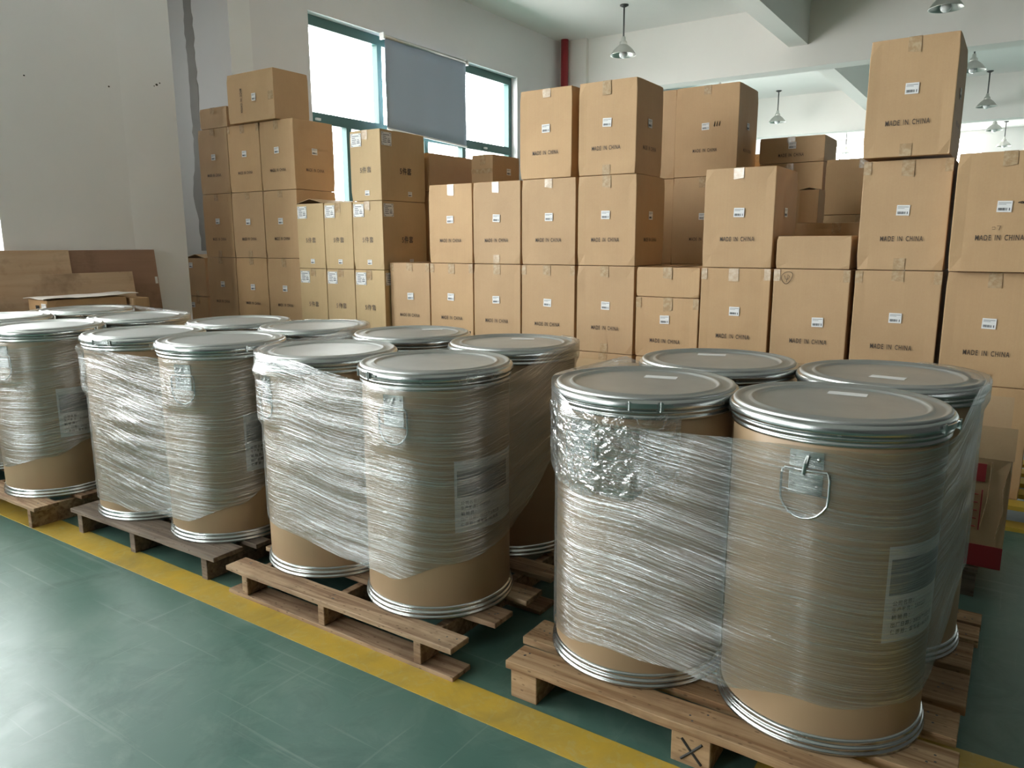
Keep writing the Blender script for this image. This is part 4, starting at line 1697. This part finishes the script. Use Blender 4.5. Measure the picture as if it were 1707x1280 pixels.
E = ZLID
fA = film('clear stretch film round the four drums of the nearest pallet', P4('A'),
          [(0.0, E + 0.035), (0.5, E - 0.01), (1.0, E - 0.075), (2.0, E - 0.062), (2.6, E - 0.060), (3.0, E - 0.045), (3.5, E + 0.0), (4.0, E + 0.055), (4.6, E + 0.06), (5.0, E - 0.02), (6.0, E - 0.04), (7.0, E - 0.03), (7.6, E + 0.03)],
          [(0.0, 0.155), (0.6, 0.185), (1.0, 0.205), (2.0, 0.225), (2.6, 0.235), (3.0, 0.235), (4.0, 0.36), (5.0, 0.30), (6.0, 0.25), (7.0, 0.20)], 1, M['film'],
          [(0, 0.0), (1, 0.0), (2, -0.13), (2.6, -0.16), (3.1, -0.12), (4, 0.10), (5, 0.10), (6.5, 0.0)])
fB = film('stretch film round the second pallet of drums, ending high above the drum feet', P4('B'),
          [(0.0, E + 0.045), (0.6, E + 0.03), (1.0, E + 0.0), (2.0, E - 0.045), (2.5, E - 0.058), (3.0, E - 0.04), (4.0, E + 0.03), (4.6, E + 0.03), (5.0, E - 0.02), (6.0, E - 0.04), (7.0, E - 0.02), (7.6, E + 0.03)],
          [(0.0, 0.300), (0.6, 0.285), (1.0, 0.275), (2.0, 0.235), (2.5, 0.285), (3.0, 0.33), (4.0, 0.56), (5.0, 0.52), (6.0, 0.40), (7.0, 0.32)], 2, M['film'],
          [(0, 0.02), (0.9, 0.0), (2, -0.10), (2.5, -0.13), (3.0, -0.08), (4, 0.16), (5, 0.12), (6.5, 0.04)])
fC = film('white-gleaming stretch film round the third pallet of drums', P4('C'),
          [(0.0, E - 0.045), (1.0, E - 0.050), (2.0, E - 0.055), (3.0, E - 0.050), (3.6, E - 0.02), (4.0, E + 0.03), (4.6, E + 0.03), (5.0, E + 0.0), (6.0, E - 0.02), (7.0, E - 0.03)],
          [(0.0, 0.165), (0.6, 0.18), (1.0, 0.185), (2.0, 0.195), (2.6, 0.26), (3.0, 0.34), (4.0, 0.42), (5.0, 0.35), (6.0, 0.3), (7.0, 0.22)], 3, M['film'],
          [(0, 0.0), (0.9, 0.0), (2, -0.15), (2.5, -0.16), (3.0, -0.12), (4, 0.08), (5, 0.08), (6.5, 0.0)])
fD = film('stretch film round the farthest pallet of drums', P4('D'),
          [(0.0, E - 0.02), (1.0, E - 0.055), (2.0, E - 0.058), (3.0, E - 0.05), (4.0, E - 0.02), (4.6, E + 0.02), (5.0, E + 0.01), (6.0, E + 0.03), (7.0, E + 0.0)],
          [(0.0, 0.24), (1.0, 0.24), (2.0, 0.25), (2.6, 0.30), (3.0, 0.36), (4.0, 0.42), (5.0, 0.35), (6.0, 0.3), (7.0, 0.24)], 4, M['film'],
          [(0, 0.0), (0.9, 0.0), (2, -0.05), (2.4, -0.05), (3.0, 0.04), (4, 0.12), (5, 0.08), (6.5, 0.0)])


def loose_film(t, cx, cy, a0, a1, z0, z1, seed, r=0.262):
    """crumpled loose tail of film lying on the drum's shoulder"""
    bm = bmesh.new()
    uvl = bm.loops.layers.uv.new('UVMap')
    na, nz = 90, 60
    g_ = []
    org = t.location
    for i in range(na + 1):
        fa = i / na
        a_ = a0 + (a1 - a0) * fa
        row = []
        lo = z0 + 0.035 * noise.noise(Vector((fa * 4, seed, 0))) + (z1 - z0) * 0.55 * max(0, abs(fa - 0.45) * 2 - 0.55)
        hi = z1 + 0.012 * noise.noise(Vector((fa * 6, seed, 4)))
        for j in range(nz + 1):
            fz = j / nz
            z = lo + (hi - lo) * fz
            p = Vector((a_ * 0.25 * 9, z * 13, seed))
            n1 = noise.turbulence(p, 4, True, noise_basis='PERLIN_ORIGINAL')
            n2 = abs(noise.noise(p * 2.7))
            d = 0.007 * n1 + 0.003 * n2
            row.append((bm.verts.new((cx + (r + d) * math.cos(a_) - org.x, cy + (r + d) * math.sin(a_) - org.y, z - org.z)), a_ * 0.25, z))
        g_.append(row)
    for i in range(na):
        for j in range(nz):
            q_ = (g_[i][j], g_[i + 1][j], g_[i + 1][j + 1], g_[i][j + 1])
            f = bm.faces.new([x[0] for x in q_])
            for lp_, x in zip(f.loops, q_):
                lp_[uvl].uv = (x[1], x[2])
    mobj('loose_film_tail', bm, M['film_crinkle'], t, True, label='crumpled loose film end')


cA2 = cam_ang(*DR['A2'][:2])
loose_film(fA, *DR['A2'][:2], cA2 + R(-72), cA2 + R(20), 0.635, 0.850, 3)

# ------------------------------------------------------------------ red-printed open carton and its pallet, behind the nearest drums
t = empty('open_printed_carton', (-0.155, 3.22, 0.111), 0, 'open carton with red print and raised flaps behind the nearest drums', 'carton')
W, D, H = 0.40, 0.34, 0.405
mobj('carton_body', carton_body_bm(W, D, H, 501, open_top=True, bulge=0.007), M['carton_in'], t)
bm = bmesh.new()
bx(bm, -W / 2, W / 2, -D / 2 - 0.0015, -D / 2 + 0.002, 0.004, 0.085, 0)
bx(bm, -W / 2 + 0.06, W / 2 - 0.075, -D / 2 - 0.0015, -D / 2 + 0.002, H - 0.085, H - 0.02, 0)
for i in range(9):
    x = -W / 2 + 0.03 + i * 0.036
    bx(bm, x, x + 0.004, -D / 2 - 0.0015, -D / 2 + 0.002, 0.14, 0.29, 0)
for i in range(5):
    bx(bm, -W / 2 + 0.04, W / 2 - 0.09, -D / 2 - 0.0015, -D / 2 + 0.002, 0.15 + i * 0.03, 0.153 + i * 0.03, 0)
mobj('red_print', bm, M['red_ink'], t)
bm = bmesh.new()
bx(bm, -W / 2, W / 2, -0.0015, 0.0015, 0, 0.115)
bmesh.ops.rotate(bm, verts=bm.verts[:], cent=(0, 0, 0), matrix=Matrix.Rotation(R(-18), 3, 'X'))
mobj('top_flap', bm, M['carton_in'], t, loc=(0.004, -D / 2 + 0.001, H))
bm = bmesh.new()
bx(bm, -W / 2, W / 2, -0.0015, 0.0015, 0, 0.165)
bmesh.ops.rotate(bm, verts=bm.verts[:], cent=(0, 0, 0), matrix=Matrix.Rotation(R(-10), 3, 'X'))
mobj('top_flap', bm, M['carton_in'], t, loc=(-0.015, D / 2 - 0.001, H))
bm = bmesh.new()
tube(bm, [(W / 2 - 0.06, -D / 2 - 0.002, H - 0.01), (W / 2 - 0.063, -D / 2 - 0.002, 0.25), (W / 2 - 0.075, -D / 2 - 0.002, 0.16)], 0.002, 6)
tube(bm, [(W / 2 - 0.005, -D / 2 - 0.002, H - 0.01), (W / 2 - 0.02, -D / 2 - 0.002, 0.3), (W / 2 - 0.012, -D / 2 - 0.002, 0.22), (W / 2 - 0.028, -D / 2 - 0.002, 0.12)], 0.002, 6)
mobj('film_crease', bm, M['tape'], t)
tP = empty('small_pallet', (-0.42, 3.03, 0), 0, 'dark wooden pallet under the red-printed open carton', 'pallet')
for i, y in enumerate((0.0, 0.16, 0.32)):
    bm = bmesh.new()
    bx(bm, -0.45, 0.40, y, y + 0.10, 0.092, 0.110)
    mobj('deck_board', bm, M['wood_old'], tP)
for x in (-0.43, -0.05, 0.315):
    bm = bmesh.new()
    bx(bm, x, x + 0.08, 0.008, 0.412, 0.0, 0.0915)
    mobj('stringer', bm, M['wood_old'], tP)

# low open carton in front of the tall stacks
t = empty('open_carton', (-1.80, 3.60, 0), 0, 'low open carton with a folded flap just behind the drums, below the tall stacks', 'carton')
mobj('carton_body', carton_body_bm(0.62, 0.36, 0.575, 511, open_top=True), M['carton'], t)
for (y, a, d) in ((-0.18, 62, 0.16), (0.18, -80, 0.15)):
    bm = bmesh.new()
    bx(bm, -0.31, 0.31, -0.0015, 0.0015, 0, d)
    bmesh.ops.rotate(bm, verts=bm.verts[:], cent=(0, 0, 0), matrix=Matrix.Rotation(R(-a if y < 0 else -a), 3, 'X'))
    mobj('top_flap', bm, M['carton_in'], t, loc=(0, y, 0.576 if y < 0 else 0.580))

# ------------------------------------------------------------------ things at the left wall
def lean_board(name, label, w0, w1, h, ubase, utop, mat, th=0.012, cat='board'):
    """sheet leaning on the left wall"""
    t = bmesh.new()
    L = w1 - w0
    bx(t, -L / 2, L / 2, 0, th, 0, h)
    bevel_all(t, 0.002)
    ang = math.atan2(ubase - utop, h)
    o = mobj(name, t, mat)
    # local X -> world Y ; local Y (thickness) -> world -X ; leaning towards -X
    o.matrix_world = Matrix.Translation((ubase, (w0 + w1) / 2, 0)) @ Matrix.Rotation(-ang, 4, 'Y') @ Matrix.Rotation(PI / 2, 4, 'Z')
    o['label'] = label
    o['category'] = cat
    o['group'] = 'sheets leaning on the wall'
    return o


hb = lean_board('hardboard_sheet', 'brown hardboard sheet leaning at the wall, reaching nearest the wall edge', 1.0, 3.225, 1.235, -5.235, -5.375, M['hardboard'])
bm = bmesh.new()
bx(bm, 1.085, 1.105, -0.0008, 0.0, 0.985, 1.035)
mobj('shipping_sticker', bm, M['paper'], hb)
lean_board('plywood_sheet', 'tall pale plywood sheet leaning in front of the brown hardboard', 0.75, 2.60, 1.238, -5.205, -5.352, M['ply'])
lean_board('plywood_sheet', 'lower plywood sheet standing in front of the taller sheets', 0.9, 3.01, 1.085, -5.165, -5.318, M['ply'])

t = empty('flat_open_carton', (-5.02, 2.47, 0), 0, 'long low-lidded carton with a ragged top flap before the plywood', 'carton')
mobj('carton_body', carton_body_bm(0.24, 0.50, 0.93, 521, open_top=True), M['carton'], t)
bm = bmesh.new()
bx(bm, -0.13, 0.125, -0.27, 0.33, 0.0, 0.004)
bmesh.ops.subdivide_edges(bm, edges=bm.edges[:], cuts=8, use_grid_fill=True)
for v in bm.verts:
    v.co.z += 0.008 * noise.noise(v.co * 9) + 0.02 * max(0, v.co.y)
mobj('top_flap', bm, M['flap_grey'], t, loc=(0.0, 0.0, 0.938))
bm = bmesh.new()
bx(bm, -0.02, 0.025, -0.2525, -0.2515, 0.875, 0.897)
mobj('hand_hole', bm, M['black'], t)
put_mesh('shipping_sticker', sticker_mesh(0.06, 0.05), t, (0.085, -0.2525, 0.885))
carton(-5.11, 2.74, 0, 0.24, 0.12, 0.915, 'tall narrow carton end showing beside the flap-topped carton', 530, sticker=False, text=False, tape=False, group='cartons before the plywood sheets')
carton(-5.12, 1.55, 0, 0.25, 0.60, 0.86, 'dark-sided carton at the photo edge before the plywood', 531, sticker=False, text=False, tape=False, group='cartons before the plywood sheets')
